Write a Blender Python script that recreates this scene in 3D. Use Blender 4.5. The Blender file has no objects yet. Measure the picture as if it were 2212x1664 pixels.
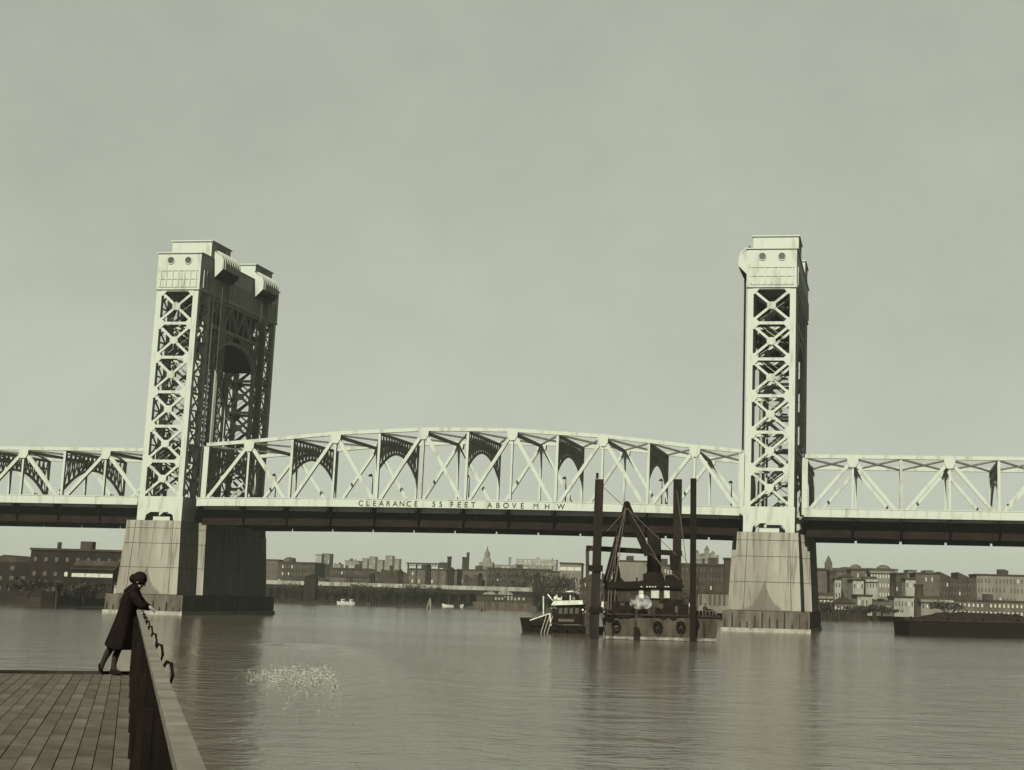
import bpy, math, random
from mathutils import Vector, Matrix
R = math.radians
random.seed(7)
SC = bpy.context.scene
COL = SC.collection

# ------------------------------------------------------------------ camera
CP = Vector((119.227, -260.096, 4.484)); YAW, PIT, ROL, FP = 0.1514, 0.1789, 0.0263, 3372.9
PX, PY = 1419.9, 688.2                       # principal point on a 2212 x 1664 sheet
FW = Vector((-math.sin(YAW)*math.cos(PIT), math.cos(YAW)*math.cos(PIT), math.sin(PIT)))
RT0 = Vector((math.cos(YAW), math.sin(YAW), 0)); UP0 = RT0.cross(FW)
RT = math.cos(ROL)*RT0 + math.sin(ROL)*UP0; UP = -math.sin(ROL)*RT0 + math.cos(ROL)*UP0
cd = bpy.data.cameras.new('camera'); cam = bpy.data.objects.new('camera', cd); COL.objects.link(cam)
cam.matrix_world = Matrix(((RT.x, UP.x, -FW.x, CP.x), (RT.y, UP.y, -FW.y, CP.y), (RT.z, UP.z, -FW.z, CP.z), (0, 0, 0, 1)))
cd.sensor_width = 36; cd.lens = FP/2212*36; cd.shift_x = -(PX-1106)/2212; cd.shift_y = -(832-PY)/2212
cd.clip_start = 0.3; cd.clip_end = 20000
SC.camera = cam

# ------------------------------------------------------------------ sky, sun, exposure
SUN_EL, SUN_AZ = R(40), R(4)                 # azimuth: turned from straight behind (-Y) towards -X
w = bpy.data.worlds.new('World'); SC.world = w; w.use_nodes = True
nt = w.node_tree; nt.nodes.clear()
out = nt.nodes.new('ShaderNodeOutputWorld'); bg = nt.nodes.new('ShaderNodeBackground')
sky = nt.nodes.new('ShaderNodeTexSky'); sky.sky_type = 'NISHITA'; sky.sun_disc = False
sky.sun_elevation = SUN_EL; sky.sun_rotation = math.pi + SUN_AZ
sky.air_density = 1.0; sky.dust_density = 1.0; sky.ozone_density = 1.0
bw = nt.nodes.new('ShaderNodeRGBToBW')
lift = nt.nodes.new('ShaderNodeMath'); lift.operation = 'MULTIPLY_ADD'
lift.inputs[1].default_value = 0.14; lift.inputs[2].default_value = 1.70
tint = nt.nodes.new('ShaderNodeMix'); tint.data_type = 'RGBA'; tint.blend_type = 'MULTIPLY'; tint.inputs[0].default_value = 1
tint.inputs[7].default_value = (0.945, 1.0, 0.84, 1)
bg.inputs[1].default_value = 0.05
nt.links.new(sky.outputs[0], bw.inputs[0]); nt.links.new(bw.outputs[0], lift.inputs[0])
# thin uneven veil of cloud
wtc = nt.nodes.new('ShaderNodeTexCoord'); wmp = nt.nodes.new('ShaderNodeMapping'); wmp.inputs['Scale'].default_value = (5.5, 5.5, 7.5)
wno = nt.nodes.new('ShaderNodeTexNoise'); wno.inputs['Scale'].default_value = 1.0; wno.inputs['Detail'].default_value = 9; wno.inputs['Roughness'].default_value = 0.66
wmr = nt.nodes.new('ShaderNodeMapRange'); wmr.inputs[1].default_value = 0.3; wmr.inputs[2].default_value = 0.7; wmr.inputs[3].default_value = 0.93; wmr.inputs[4].default_value = 1.07
wmul = nt.nodes.new('ShaderNodeMath'); wmul.operation = 'MULTIPLY'
nt.links.new(wtc.outputs['Generated'], wmp.inputs[0]); nt.links.new(wmp.outputs[0], wno.inputs['Vector']); nt.links.new(wno.outputs[0], wmr.inputs[0])
nt.links.new(lift.outputs[0], wmul.inputs[0]); nt.links.new(wmr.outputs[0], wmul.inputs[1])
nt.links.new(wmul.outputs[0], tint.inputs[6]); nt.links.new(tint.outputs[2], bg.inputs[0]); nt.links.new(bg.outputs[0], out.inputs[0])
sl = bpy.data.lights.new('sun', 'SUN'); sl.energy = 5.0; sl.angle = R(0.55); sl.color = (1.0, 0.99, 0.84)
so = bpy.data.objects.new('sun', sl); COL.objects.link(so)
sd = Vector((-math.sin(SUN_AZ)*math.cos(SUN_EL), -math.cos(SUN_AZ)*math.cos(SUN_EL), math.sin(SUN_EL)))
so.rotation_euler = sd.to_track_quat('Z', 'Y').to_euler(); so.location = (100, -300, 200)
vs = SC.view_settings; vs.view_transform = 'Standard'; vs.look = 'None'; vs.gamma = 1; vs.use_curve_mapping = False
vs.exposure = 2.1

# ------------------------------------------------------------------ helpers
def ray(u, v): return FW + RT*((u-PX)/FP) - UP*((v-PY)/FP)
def at_z(u, v, z=0.0):
    d = ray(u, v); return CP + d*((z-CP.z)/d.z)
def at_y(u, v, y):
    d = ray(u, v); return CP + d*((y-CP.y)/d.y)
def at_d(u, v, D): return CP + ray(u, v)*D
class Frame:                                  # a thing's own axes: origin on the ground, turned about Z
    def __init__(s, o, a): s.o = Vector(o); s.a = a; s.x = Vector((math.cos(a), math.sin(a), 0)); s.y = Vector((-math.sin(a), math.cos(a), 0))
    def loc(s, u, v, ly=0.0):
        d = ray(u, v); t = (ly - (CP-s.o).dot(s.y))/d.dot(s.y); p = CP + d*t - s.o
        return Vector((p.dot(s.x), ly, p.z))
MATS = {}
def tone(c):
    wv = max(0.0, 1-c[1]/.11); k = .64*(1-.42*wv)
    return (c[0]*k*(1+.08*wv), c[1]*k, c[2]*k*(1-.04*wv))
def mat(name, c1, c2=None, scale=1.0, rough=0.7, bump=0.0, streak=False, metal=0.0, contrast=(0.35, 0.65), detail=6):
    if name in MATS: return MATS[name]
    c1 = tone(c1); c2 = tone(c2) if c2 else None
    m = bpy.data.materials.new(name); m.use_nodes = True; n = m.node_tree.nodes; l = m.node_tree.links
    b = n['Principled BSDF']; b.inputs['Roughness'].default_value = rough; b.inputs['Metallic'].default_value = metal
    b.inputs['Base Color'].default_value = (*c1, 1); b.inputs['Specular IOR Level'].default_value = min(.3, .9*c1[1]) if rough > .45 else .5
    if c2:
        tc = n.new('ShaderNodeTexCoord'); mp = n.new('ShaderNodeMapping'); l.new(tc.outputs['Object'], mp.inputs[0])
        mp.inputs['Scale'].default_value = (scale, scale, scale*(0.18 if streak else 1))
        no = n.new('ShaderNodeTexNoise'); no.inputs['Scale'].default_value = 1; no.inputs['Detail'].default_value = detail; no.inputs['Roughness'].default_value = 0.62
        l.new(mp.outputs[0], no.inputs['Vector'])
        r = n.new('ShaderNodeValToRGB'); r.color_ramp.elements[0].position = contrast[0]; r.color_ramp.elements[1].position = contrast[1]
        r.color_ramp.elements[0].color = (*c2, 1); r.color_ramp.elements[1].color = (*c1, 1)
        l.new(no.outputs[0], r.inputs[0]); l.new(r.outputs[0], b.inputs['Base Color'])
        if bump:
            bp = n.new('ShaderNodeBump'); bp.inputs['Strength'].default_value = bump; bp.inputs['Distance'].default_value = 0.05
            n2 = n.new('ShaderNodeTexNoise'); n2.inputs['Scale'].default_value = scale*9; n2.inputs['Detail'].default_value = 4
            l.new(tc.outputs['Object'], n2.inputs['Vector']); l.new(n2.outputs[0], bp.inputs['Height']); l.new(bp.outputs[0], b.inputs['Normal'])
    MATS[name] = m; return m
class MB:
    def __init__(s): s.v = []; s.f = []
    def add(s, vs, fs):
        k = len(s.v); s.v += [tuple(p) for p in vs]; s.f += [tuple(k+i for i in f) for f in fs]; return s
    def box(s, lo, hi):
        x0, y0, z0 = lo; x1, y1, z1 = hi
        return s.add([(x0,y0,z0),(x1,y0,z0),(x1,y1,z0),(x0,y1,z0),(x0,y0,z1),(x1,y0,z1),(x1,y1,z1),(x0,y1,z1)],
                     [(0,3,2,1),(4,5,6,7),(0,1,5,4),(1,2,6,5),(2,3,7,6),(3,0,4,7)])
    def hexa(s, bot, top):
        return s.add(list(bot)+list(top), [(0,3,2,1),(4,5,6,7),(0,1,5,4),(1,2,6,5),(2,3,7,6),(3,0,4,7)])
    def beam(s, p, q, w, h, ref=(0, 1, 0)):   # w across, h along ref
        p = Vector(p); q = Vector(q); d = (q-p).normalized(); ref = Vector(ref)
        if abs(d.dot(ref)) > 0.98: ref = Vector((1, 0, 0))
        a = d.cross(ref).normalized(); b = a.cross(d).normalized()
        a *= w/2; b *= h/2
        return s.hexa([p-a-b, p+a-b, p+a+b, p-a+b], [q-a-b, q+a-b, q+a+b, q-a+b])
    def ibeam(s, p, q, w, h, ref=(0, 1, 0)):  # two side channels with lacing gap, reads as built-up member
        p = Vector(p); q = Vector(q); d = (q-p).normalized(); rf = Vector(ref)
        if abs(d.dot(rf)) > 0.98: rf = Vector((1, 0, 0))
        a = d.cross(rf).normalized(); b = a.cross(d).normalized()
        s.beam(p-b*(h*.42), q-b*(h*.42), w, h*.16, ref); s.beam(p+b*(h*.42), q+b*(h*.42), w, h*.16, ref)
        s.beam(p, q, w*.2, h*.68, ref)
        return s
    def tube(s, pts, r, n=8, cap=True):
        pts = [Vector(p) for p in pts]; rs = r if isinstance(r, (list, tuple)) else [r]*len(pts); k = len(s.v)
        for i, p in enumerate(pts):
            d = (pts[min(i+1, len(pts)-1)]-pts[max(i-1, 0)]).normalized()
            ref = Vector((0, 0, 1)) if abs(d.z) < .9 else Vector((1, 0, 0))
            a = d.cross(ref).normalized(); b = a.cross(d)
            for j in range(n):
                t = 2*math.pi*j/n; s.v.append(tuple(p+a*math.cos(t)*rs[i]+b*math.sin(t)*rs[i]))
        for i in range(len(pts)-1):
            for j in range(n): s.f.append((k+i*n+j, k+i*n+(j+1)%n, k+(i+1)*n+(j+1)%n, k+(i+1)*n+j))
        if cap: s.f.append(tuple(k+j for j in range(n))[::-1]); s.f.append(tuple(k+(len(pts)-1)*n+j for j in range(n)))
        return s
    def prism(s, poly, off):                  # planar outline pushed along off
        off = Vector(off); n = len(poly); a = [Vector(p) for p in poly]
        return s.add(a+[p+off for p in a], [tuple(range(n))[::-1], tuple(range(n, 2*n))]+[(i, (i+1) % n, n+(i+1) % n, n+i) for i in range(n)])
    def ball(s, c, r, nu=10, nv=7, sq=(1, 1, 1)):
        k = len(s.v); c = Vector(c)
        s.v.append(tuple(c+Vector((0, 0, -r*sq[2]))))
        for i in range(1, nv):
            ph = -math.pi/2+math.pi*i/nv
            for j in range(nu):
                t = 2*math.pi*j/nu; s.v.append(tuple(c+Vector((r*sq[0]*math.cos(ph)*math.cos(t), r*sq[1]*math.cos(ph)*math.sin(t), r*sq[2]*math.sin(ph)))))
        s.v.append(tuple(c+Vector((0, 0, r*sq[2])))); e = len(s.v)-1
        for j in range(nu): s.f.append((k, k+1+(j+1)%nu, k+1+j)); s.f.append((e, e-nu+j, e-nu+(j+1)%nu))
        for i in range(nv-2):
            for j in range(nu): a = k+1+i*nu; s.f.append((a+j, a+(j+1)%nu, a+nu+(j+1)%nu, a+nu+j))
        return s
    def build(s, name, m, parent=None, smooth=False):
        me = bpy.data.meshes.new(name); me.from_pydata(s.v, [], s.f); me.update()
        if smooth: me.polygons.foreach_set('use_smooth', [True]*len(me.polygons))
        me.materials.append(m); o = bpy.data.objects.new(name, me); COL.objects.link(o)
        if parent: o.parent = parent
        return o
def tag(o, label=None, cat=None, group=None, kind=None):
    if label: o['label'] = label
    if cat: o['category'] = cat
    if group: o['group'] = group
    if kind: o['kind'] = kind
    return o
def thing(name, label, cat, loc=(0, 0, 0), rz=0.0, group=None):
    o = bpy.data.objects.new(name, None); COL.objects.link(o); o.location = loc; o.rotation_euler = (0, 0, rz); o.empty_display_size = .5
    return tag(o, label, cat, group)
def inst(src, name, loc, parent, rz=0.0, scale=None):
    o = bpy.data.objects.new(name, src.data); COL.objects.link(o); o.parent = parent; o.location = loc; o.rotation_euler = (0, 0, rz)
    if scale: o.scale = scale
    return o
def kids(o): return [c for c in COL.objects if c.parent == o]
def copy_tree(o, kidmap, parent=None):
    c = o.copy(); COL.objects.link(c); c.parent = parent
    for ch in kidmap.get(o.name, []): copy_tree(ch, kidmap, c)
    return c
def kidmap():
    d = {}
    for o in COL.objects:
        if o.parent: d.setdefault(o.parent.name, []).append(o)
    return d

# ------------------------------------------------------------------ materials
PALE = mat('pale_bridge_paint', (0.182, 0.196, 0.166), (0.11, 0.108, 0.088), 0.8, 0.6, 0.0, streak=True, contrast=(0.28, 0.48), detail=9)
PALE_SHADED = mat('shaded_worn_bridge_paint', (0.15, 0.152, 0.125), (0.10, 0.098, 0.08), 0.5, 0.65, 0.0, streak=True)  # same paint as PALE, darkened to put shade on inner parts, plus dirt streaks
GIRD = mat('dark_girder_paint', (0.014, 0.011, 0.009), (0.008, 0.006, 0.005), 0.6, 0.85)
INK = mat('dark_iron', (0.011, 0.0088, 0.0072), (0.006, 0.005, 0.004), 2.0, 0.7)
LETR = mat('dark_lettering_paint', (0.016, 0.013, 0.011))
GLAS = mat('dark_window_glass', (0.03, 0.027, 0.022), rough=0.25)
ROPE = mat('steel_rope', (0.06, 0.052, 0.042), rough=0.6)
TIMB = mat('wet_dark_timber', (0.028, 0.022, 0.018), (0.012, 0.01, 0.008), 1.5, 0.8, 0.3, streak=True)
WHITE = mat('white_boat_paint', (0.26, 0.27, 0.225), (0.17, 0.175, 0.145), 1.5, 0.5)
HULLG = mat('worn_hull_plate', (0.05, 0.044, 0.035), (0.024, 0.02, 0.016), 1.2, 0.7, 0.2, streak=True)
def concrete():
    m = mat('stained_concrete', (0.125, 0.12, 0.098), (0.072, 0.066, 0.053), 0.22, 0.9, 0.35, streak=True, contrast=(0.3, 0.62))
    n = m.node_tree.nodes; l = m.node_tree.links; b = n['Principled BSDF']
    src = b.inputs['Base Color'].links[0].from_socket
    tc = n.new('ShaderNodeTexCoord'); sp = n.new('ShaderNodeSeparateXYZ'); l.new(tc.outputs['Object'], sp.inputs[0])
    def M(op, a, c=None):
        q = n.new('ShaderNodeMath'); q.operation = op
        for i, x in enumerate((a, c)):
            if x is None: continue
            if isinstance(x, (int, float)): q.inputs[i].default_value = x
            else: l.new(x, q.inputs[i])
        return q.outputs[0]
    # tide stain: a peaked tongue of damp low in the middle of the nose
    ax = M('ABSOLUTE', M('ADD', sp.outputs[0], 0.4))
    hgt = M('ADD', M('MULTIPLY', M('EXPONENT', M('MULTIPLY', ax, -0.75)), 5.2), 3.35)
    no = n.new('ShaderNodeTexNoise'); no.inputs['Scale'].default_value = 1.3; no.inputs['Detail'].default_value = 5; l.new(tc.outputs['Object'], no.inputs['Vector'])
    edge = M('SUBTRACT', M('ADD', hgt, M('MULTIPLY', M('SUBTRACT', no.outputs[0], 0.5), 1.2)), sp.outputs[2])
    f = n.new('ShaderNodeMath'); f.operation = 'MULTIPLY'; f.use_clamp = True; l.new(edge, f.inputs[0]); f.inputs[1].default_value = 2.0
    f2 = M('MULTIPLY', f.outputs[0], 0.78)
    mx = n.new('ShaderNodeMix'); mx.data_type = 'RGBA'; l.new(f2, mx.inputs[0]); l.new(src, mx.inputs[6]); mx.inputs[7].default_value = (0.03, 0.025, 0.0205, 1)
    # thin run-off streaks from the top
    mp = n.new('ShaderNodeMapping'); mp.inputs['Scale'].default_value = (2.2, 2.2, 0.05); l.new(tc.outputs['Object'], mp.inputs[0])
    n3 = n.new('ShaderNodeTexNoise'); n3.inputs['Scale'].default_value = 1; n3.inputs['Detail'].default_value = 3; l.new(mp.outputs[0], n3.inputs['Vector'])
    r3 = n.new('ShaderNodeMapRange'); r3.inputs[1].default_value = 0.52; r3.inputs[2].default_value = 0.66; r3.inputs[3].default_value = 0; r3.inputs[4].default_value = 0.7; l.new(n3.outputs[0], r3.inputs[0])
    mx2 = n.new('ShaderNodeMix'); mx2.data_type = 'RGBA'; l.new(r3.outputs[0], mx2.inputs[0]); l.new(mx.outputs[2], mx2.inputs[6]); mx2.inputs[7].default_value = (0.03, 0.025, 0.02, 1)
    l.new(mx2.outputs[2], b.inputs['Base Color'])
    return m
CONC = concrete()
JOINT = mat('recessed_joint', (0.06, 0.052, 0.042))
FOOT = mat('damp_footing_stone', (0.075, 0.068, 0.055), (0.035, 0.031, 0.025), 0.7, 0.9, 0.4, streak=True)
LEDGE = mat('pale_footing_ledge', (0.15, 0.15, 0.125), (0.08, 0.077, 0.063), 0.8, 0.8)

# ------------------------------------------------------------------ water and land
def water():
    m = bpy.data.materials.new('river_water'); m.use_nodes = True; n = m.node_tree.nodes; l = m.node_tree.links
    b = n['Principled BSDF']; b.inputs['Base Color'].default_value = (0.026, 0.021, 0.016, 1); b.inputs['Roughness'].default_value = 0.09; b.inputs['IOR'].default_value = 1.33
    tc = n.new('ShaderNodeTexCoord'); 
    def noise(sx, sy, det, rot=0.2):
        mp = n.new('ShaderNodeMapping'); mp.inputs['Scale'].default_value = (sx, sy, 1); mp.inputs['Rotation'].default_value = (0, 0, rot); l.new(tc.outputs['Object'], mp.inputs[0])
        q = n.new('ShaderNodeTexNoise'); q.inputs['Scale'].default_value = 1; q.inputs['Detail'].default_value = det; l.new(mp.outputs[0], q.inputs['Vector']); return q.outputs[0]
    patch = noise(0.012, 0.035, 3, 0.35)
    pr = n.new('ShaderNodeMapRange'); pr.inputs[1].default_value = 0.38; pr.inputs[2].default_value = 0.62; pr.inputs[3].default_value = 0.12; pr.inputs[4].default_value = 0.3; l.new(patch, pr.inputs[0])
    b1 = n.new('ShaderNodeBump'); b1.inputs['Distance'].default_value = 0.25; l.new(noise(1.7, 1.9, 7, 0.6), b1.inputs['Height']); l.new(pr.outputs[0], b1.inputs['Strength'])
    b2 = n.new('ShaderNodeBump'); b2.inputs['Distance'].default_value = 0.9; b2.inputs['Strength'].default_value = 0.11; l.new(noise(0.13, 0.2, 3, 0.9), b2.inputs['Height']); l.new(b1.outputs[0], b2.inputs['Normal'])
    b3 = n.new('ShaderNodeBump'); b3.inputs['Distance'].default_value = 0.5; b3.inputs['Strength'].default_value = 0.2; l.new(noise(0.33, 0.5, 5, 0.75), b3.inputs['Height']); l.new(b2.outputs[0], b3.inputs['Normal'])
    b4 = n.new('ShaderNodeBump'); b4.inputs['Distance'].default_value = 0.4; b4.inputs['Strength'].default_value = 0.16; l.new(noise(0.5, 0.42, 4, -0.5), b4.inputs['Height']); l.new(b3.outputs[0], b4.inputs['Normal']); l.new(b4.outputs[0], b.inputs['Normal'])
    return m
wb = MB(); xs = [-6000, -2500, -1000, -400, -100, 0, 60, 120, 240, 600, 1500, 6000]; ys = [-1500, -600, -330, -260, -200, -120, -40, 60, 200, 500, 1200, 3000, 9000]
for y in ys:
    for x in xs: wb.v.append((x, y, 0))
for j in range(len(ys)-1):
    for i in range(len(xs)-1): a = j*len(xs)+i; wb.f.append((a, a+1, a+1+len(xs), a+len(xs)))
tag(wb.build('water', water()), 'grey rippled river water reaching under the bridge to the far bank', None, None, 'structure')
shore = [(-6000, 60), (-300, 60), (-62, 77), (-66, 130), (-120, 300), (-175, 440), (-108, 480), (-82, 472), (-64, 540), (-40, 500), (20, 330), (62, 219), (97, 223), (124, 292), (260, 420), (700, 700), (6000, 1500), (6000, 9000), (-6000, 9000)]
SOIL = mat('dark_shore_ground', (0.024, 0.02, 0.016), (0.012, 0.01, 0.008), 0.08, 0.95)
lb = MB(); lb.prism([(x, y, -3) for x, y in shore], (0, 0, 4.6)); tag(lb.build('ground', SOIL), 'low dark far bank behind the bridge', None, None, 'structure')

# ------------------------------------------------------------------ bridge
P = 7.87; WB = 22.33; NP = 12
def camb(x): return 0.37*(1-((x-47.2)/47.2)**2)
ZB = 19.0
tops = {0: 29.48, 1: 30.04, 3: 31.47, 5: 32.23, 7: 32.23, 9: 31.47, 11: 30.04, 12: 29.48}
tops[2] = (tops[1]+tops[3])/2; tops[4] = (tops[3]+tops[5])/2; tops[6] = 32.28; tops[8] = tops[4]; tops[10] = tops[2]

def fascia_parts(par, X0, j0, j1, zf, fy, sgn):
    for j in range(j0, j1):
        xa, xb = X0+j*P, X0+(j+1)*P; za, zb = zf(xa), zf(xb); g = 0.02
        y0, y1 = fy-.07*sgn, fy+.07*sgn
        MB().hexa([(xa+g, y0, za-.32), (xb-g, y0, zb-.32), (xb-g, y1, zb-.32), (xa+g, y1, za-.32)],
                  [(xa+g, y0, za+.98), (xb-g, y0, zb+.98), (xb-g, y1, zb+.98), (xa+g, y1, za+.98)]).build('fascia_panel', PALE, par)
        MB().beam((xa, fy+.02*sgn, za+1.07), (xb, fy+.02*sgn, zb+1.07), .14, .3).build('handrail', PALE, par)
def floor_parts(par, X0, j0, j1, zf, xs0, xs1):
    for j in range(j0, j1+1):                # cross beams with tapered brackets out to the fascia
        x = X0+j*P; z = zf(x)
        poly = [(x-.2, -2.5, z-.35), (x-.2, -2.5, z-1.0), (x-.2, .3, z-3.1), (x-.2, WB-.3, z-3.1), (x-.2, WB+2.5, z-1.0), (x-.2, WB+2.5, z-.35)]
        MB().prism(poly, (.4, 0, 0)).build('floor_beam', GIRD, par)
    n = max(1, j1-j0)
    for y in (-.1, 3.5, 7.5, 11.2, 15, 19, WB+.1):
        deep = y in (-.1, WB+.1)
        mb = MB()
        for j in range(j0, j1):
            xa, xb = X0+j*P+.21, X0+(j+1)*P-.21; za, zb = zf(xa), zf(xb); lo = 3.45 if deep else 2.0; hw = .35 if deep else .18
            if deep:
                mb.hexa([(xa, y-hw, za-3.5), (xb, y-hw, zb-3.5), (xb, y+hw, zb-3.5), (xa, y+hw, za-3.5)], [(xa, y-hw, za-2.3), (xb, y-hw, zb-2.3), (xb, y+hw, zb-2.3), (xa, y+hw, za-2.3)])
                mb.hexa([(xa, y-.1, za-2.3), (xb, y-.1, zb-2.3), (xb, y+.1, zb-2.3), (xa, y+.1, za-2.3)], [(xa, y-.1, za-.4), (xb, y-.1, zb-.4), (xb, y+.1, zb-.4), (xa, y+.1, za-.4)])
            else:
                mb.hexa([(xa, y-hw, za-lo), (xb, y-hw, zb-lo), (xb, y+hw, zb-lo), (xa, y+hw, za-lo)], [(xa, y-hw, za-.5), (xb, y-hw, zb-.5), (xb, y+hw, zb-.5), (xa, y+hw, za-.5)])
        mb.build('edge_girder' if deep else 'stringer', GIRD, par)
    mb = MB(); mb.v = []
    N = j1-j0
    for k in range(N):
        xa, xb = X0+(j0+k)*P, X0+(j0+k+1)*P; za, zb = zf(xa)-.3, zf(xb)-.3
        mb.hexa([(xa, -2.45, za), (xb, -2.45, zb), (xb, WB+2.45, zb), (xa, WB+2.45, za)], [(xa, -2.45, za+.3), (xb, -2.45, zb+.3), (xb, WB+2.45, zb+.3), (xa, WB+2.45, za+.3)])
    mb.build('roadway_slab', PALE_SHADED, par)

def truss_parts(par, X0, js, topz, zf, y, gus, sgn):
    ms = {}
    T = lambda j: Vector((X0+j*P, y, topz(j)))
    B = lambda j: Vector((X0+j*P, y, zf(X0+j*P)+.1))
    for j in js[:-1]:
        a, b = T(j), T(j+1); MB().beam(a, b, .62, .8).build('top_chord', PALE, par)
    MB().beam(B(js[0])-Vector((0, 0, .45)), B(js[-1])-Vector((0, 0, .45)), .8, .6).build('bottom_chord', PALE, par)
    for j in js:
        thick = .34 if j in gus else .42
        if j in (js[0], js[-1]): thick = .95
        MB().ibeam(B(j), T(j)-Vector((0, 0, .3)), thick, .55, (0, 1, 0)).build('end_post' if thick > .9 else 'vertical_post', PALE, par)
    for g in gus:
        if g not in js: continue
        for d in (-1, 1):
            if g+d in js:
                tp = T(g)-Vector((0, 0, .9)); b = B(g+d)
                MB().ibeam(tp+Vector((d*.35, 0, 0)), b, .56, .6, (0, 1, 0)).build('diagonal', PALE, par)
        t = T(g); x, z = t.x, t.z
        for s in (-1, 1):
            yy = y+s*.42
            MB().prism([(x-.95, yy, z-.2), (x-.85, yy, z-1.1), (x-.45, yy, z-1.75), (x+.45, yy, z-1.75), (x+.85, yy, z-1.1), (x+.95, yy, z-.2)], (0, s*.05, 0)).build('gusset_plate', PALE, par)
def sway(par, x, zt, deep=3.0, ends=6.3, m=None, thick=.35):
    m = m or PALE_SHADED; mb = MB(); y0, y1 = .45, WB-.45; n = 14
    pts = []
    for i in range(n+1):
        t = i/n; y = y0+(y1-y0)*t; e = abs(2*t-1)
        pts.append(Vector((x, y, zt-deep-(ends-deep)*(e**2.1))))
    for a, b in zip(pts, pts[1:]): mb.beam(a, b, .42, thick, (1, 0, 0))
    mb.beam((x, y0, zt-.4), (x, y1, zt-.4), .5, thick, (1, 0, 0))
    mb.beam((x, y0, zt-1.9), (x, y1, zt-1.9), .3, thick, (1, 0, 0))
    o1 = mb.build('sway_arch', m, par)
    lb = MB()
    for i in range(n):
        a, b = pts[i], pts[i+1]
        lb.beam((x, a.y, zt-.6), b, .2, .16, (1, 0, 0)); lb.beam((x, b.y, zt-.6), a, .2, .16, (1, 0, 0)); 
        if i: lb.beam((x, a.y, zt-.6), a, .22, .18, (1, 0, 0))
    lb.build('sway_lacing', m, par)
def laterals(par, X0, js, topz):
    for j in js[:-1]:
        xa, xb = X0+j*P, X0+(j+1)*P; xm = (xa+xb)/2
        za, zb = topz(j)-.25, topz(j+1)-.25
        MB().beam((xa, .5, za), (xb, WB-.5, zb), .3, .3, (0, 0, 1)).build('top_lateral', PALE_SHADED, par)
        MB().beam((xb, .5, zb), (xa, WB-.5, za), .3, .26, (0, 0, 1)).build('top_lateral', PALE_SHADED, par)

span = thing('lift_span', 'long pale curved-top truss span with clearance lettering between the two lift towers', 'bridge span', (47.2, 0, 0))
span.location = (0, 0, 0)
zf = lambda x: ZB-.05+camb(x)*(1 if 0 <= x <= 94.44 else 0)
tz = lambda j: tops[j]+camb(j*P)
js = list(range(13)); gus = [1, 3, 5, 7, 9, 11]
for y, s in ((0, -1), (WB, 1)): truss_parts(span, 0, js, tz, zf, y, gus, s)
fascia_parts(span, 0, 0, 12, zf, -2.6, 1); fascia_parts(span, 0, 0, 12, zf, WB+2.6, -1)
floor_parts(span, 0, 0, 12, zf, 0, 94.4)
laterals(span, 0, js, tz)
for j in (2, 4, 6, 8, 10): sway(span, j*P, tz(j))
for j in (0, 12): sway(span, j*P+(.1 if j == 0 else -.1), tz(j), 3.6, 8.6, thick=.5)
for j in (1, 3, 5, 7, 9, 11):
    MB().beam((j*P, .5, tz(j)-.5), (j*P, WB-.5, tz(j)-.5), .55, .5, (0, 0, 1)).build('top_strut', PALE_SHADED, span)
# letters
def char_mesh(ch, size):
    c = bpy.data.curves.new('t', 'FONT'); c.body = ch; c.size = size; c.align_x = 'CENTER'; c.extrude = .012; c.offset = .012 if ch != 'M' else 0
    o = bpy.data.objects.new('t', c); COL.objects.link(o); dg = bpy.context.evaluated_depsgraph_get(); dg.update()
    me = bpy.data.meshes.new_from_object(o.evaluated_get(dg)); bpy.data.objects.remove(o); bpy.data.curves.remove(c); return me
txt = [('CLEARANCE', 779, 898), ('55', 937, 952), ('FEET', 976, 1022), ('ABOVE', 1058, 1128), ('M', 1157.7, 0), ('H', 1182, 0), ('W', 1211.5, 0)]
cm = {}
for word, ua, ub in txt:
    for i, ch in enumerate(word):
        u = ua if len(word) == 1 else ua+(ub-ua)*i/(len(word)-1)
        x = at_y(u, 1092, -2.7).x
        if ch not in cm: cm[ch] = char_mesh(ch, 1.28); cm[ch].materials.clear(); cm[ch].materials.append(LETR)
        o = bpy.data.objects.new('letter', cm[ch]); COL.objects.link(o); o.parent = span
        o.location = (x, -2.69, zf(x)-.13); o.rotation_euler = (math.pi/2, 0, 0)
        o.scale = (1.0, 1, 1)

def approach(X0, dirn, nj, label):
    t = thing('approach_span', label, 'bridge span', (0, 0, 0), 0, 'approach truss spans beyond the towers')
    if dirn > 0: js = list(range(0, nj+1)); gs = [j for j in js if j % 2]
    else: js = list(range(-nj, 1)); gs = [j for j in js if j % 2]
    top = lambda j: (28.75 if dirn > 0 else 28.45)
    zz = lambda x: ZB-.05
    for y, s in ((0, -1), (WB, 1)): truss_parts(t, X0, js, top, zz, y, gs, s)
    fascia_parts(t, X0, js[0], js[-1], zz, -2.6, 1); fascia_parts(t, X0, js[0], js[-1], zz, WB+2.6, -1)
    floor_parts(t, X0, js[0], js[-1], zz, 0, 0); laterals(t, X0, js, top)
    for j in js:
        if j % 2 == 0: sway(t, X0+j*P, top(j), 3.0, 7.0)
        else: MB().beam((X0+j*P, .5, top(j)-.5), (X0+j*P, WB-.5, top(j)-.5), .5, .45, (0, 0, 1)).build('top_strut', PALE_SHADED, t)
    return t
approach(-10.9, -1, 6, 'pale flat-topped truss span running left from the left tower')
approach(105.0, 1, 6, 'pale flat-topped truss span running right from the right tower')

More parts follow.
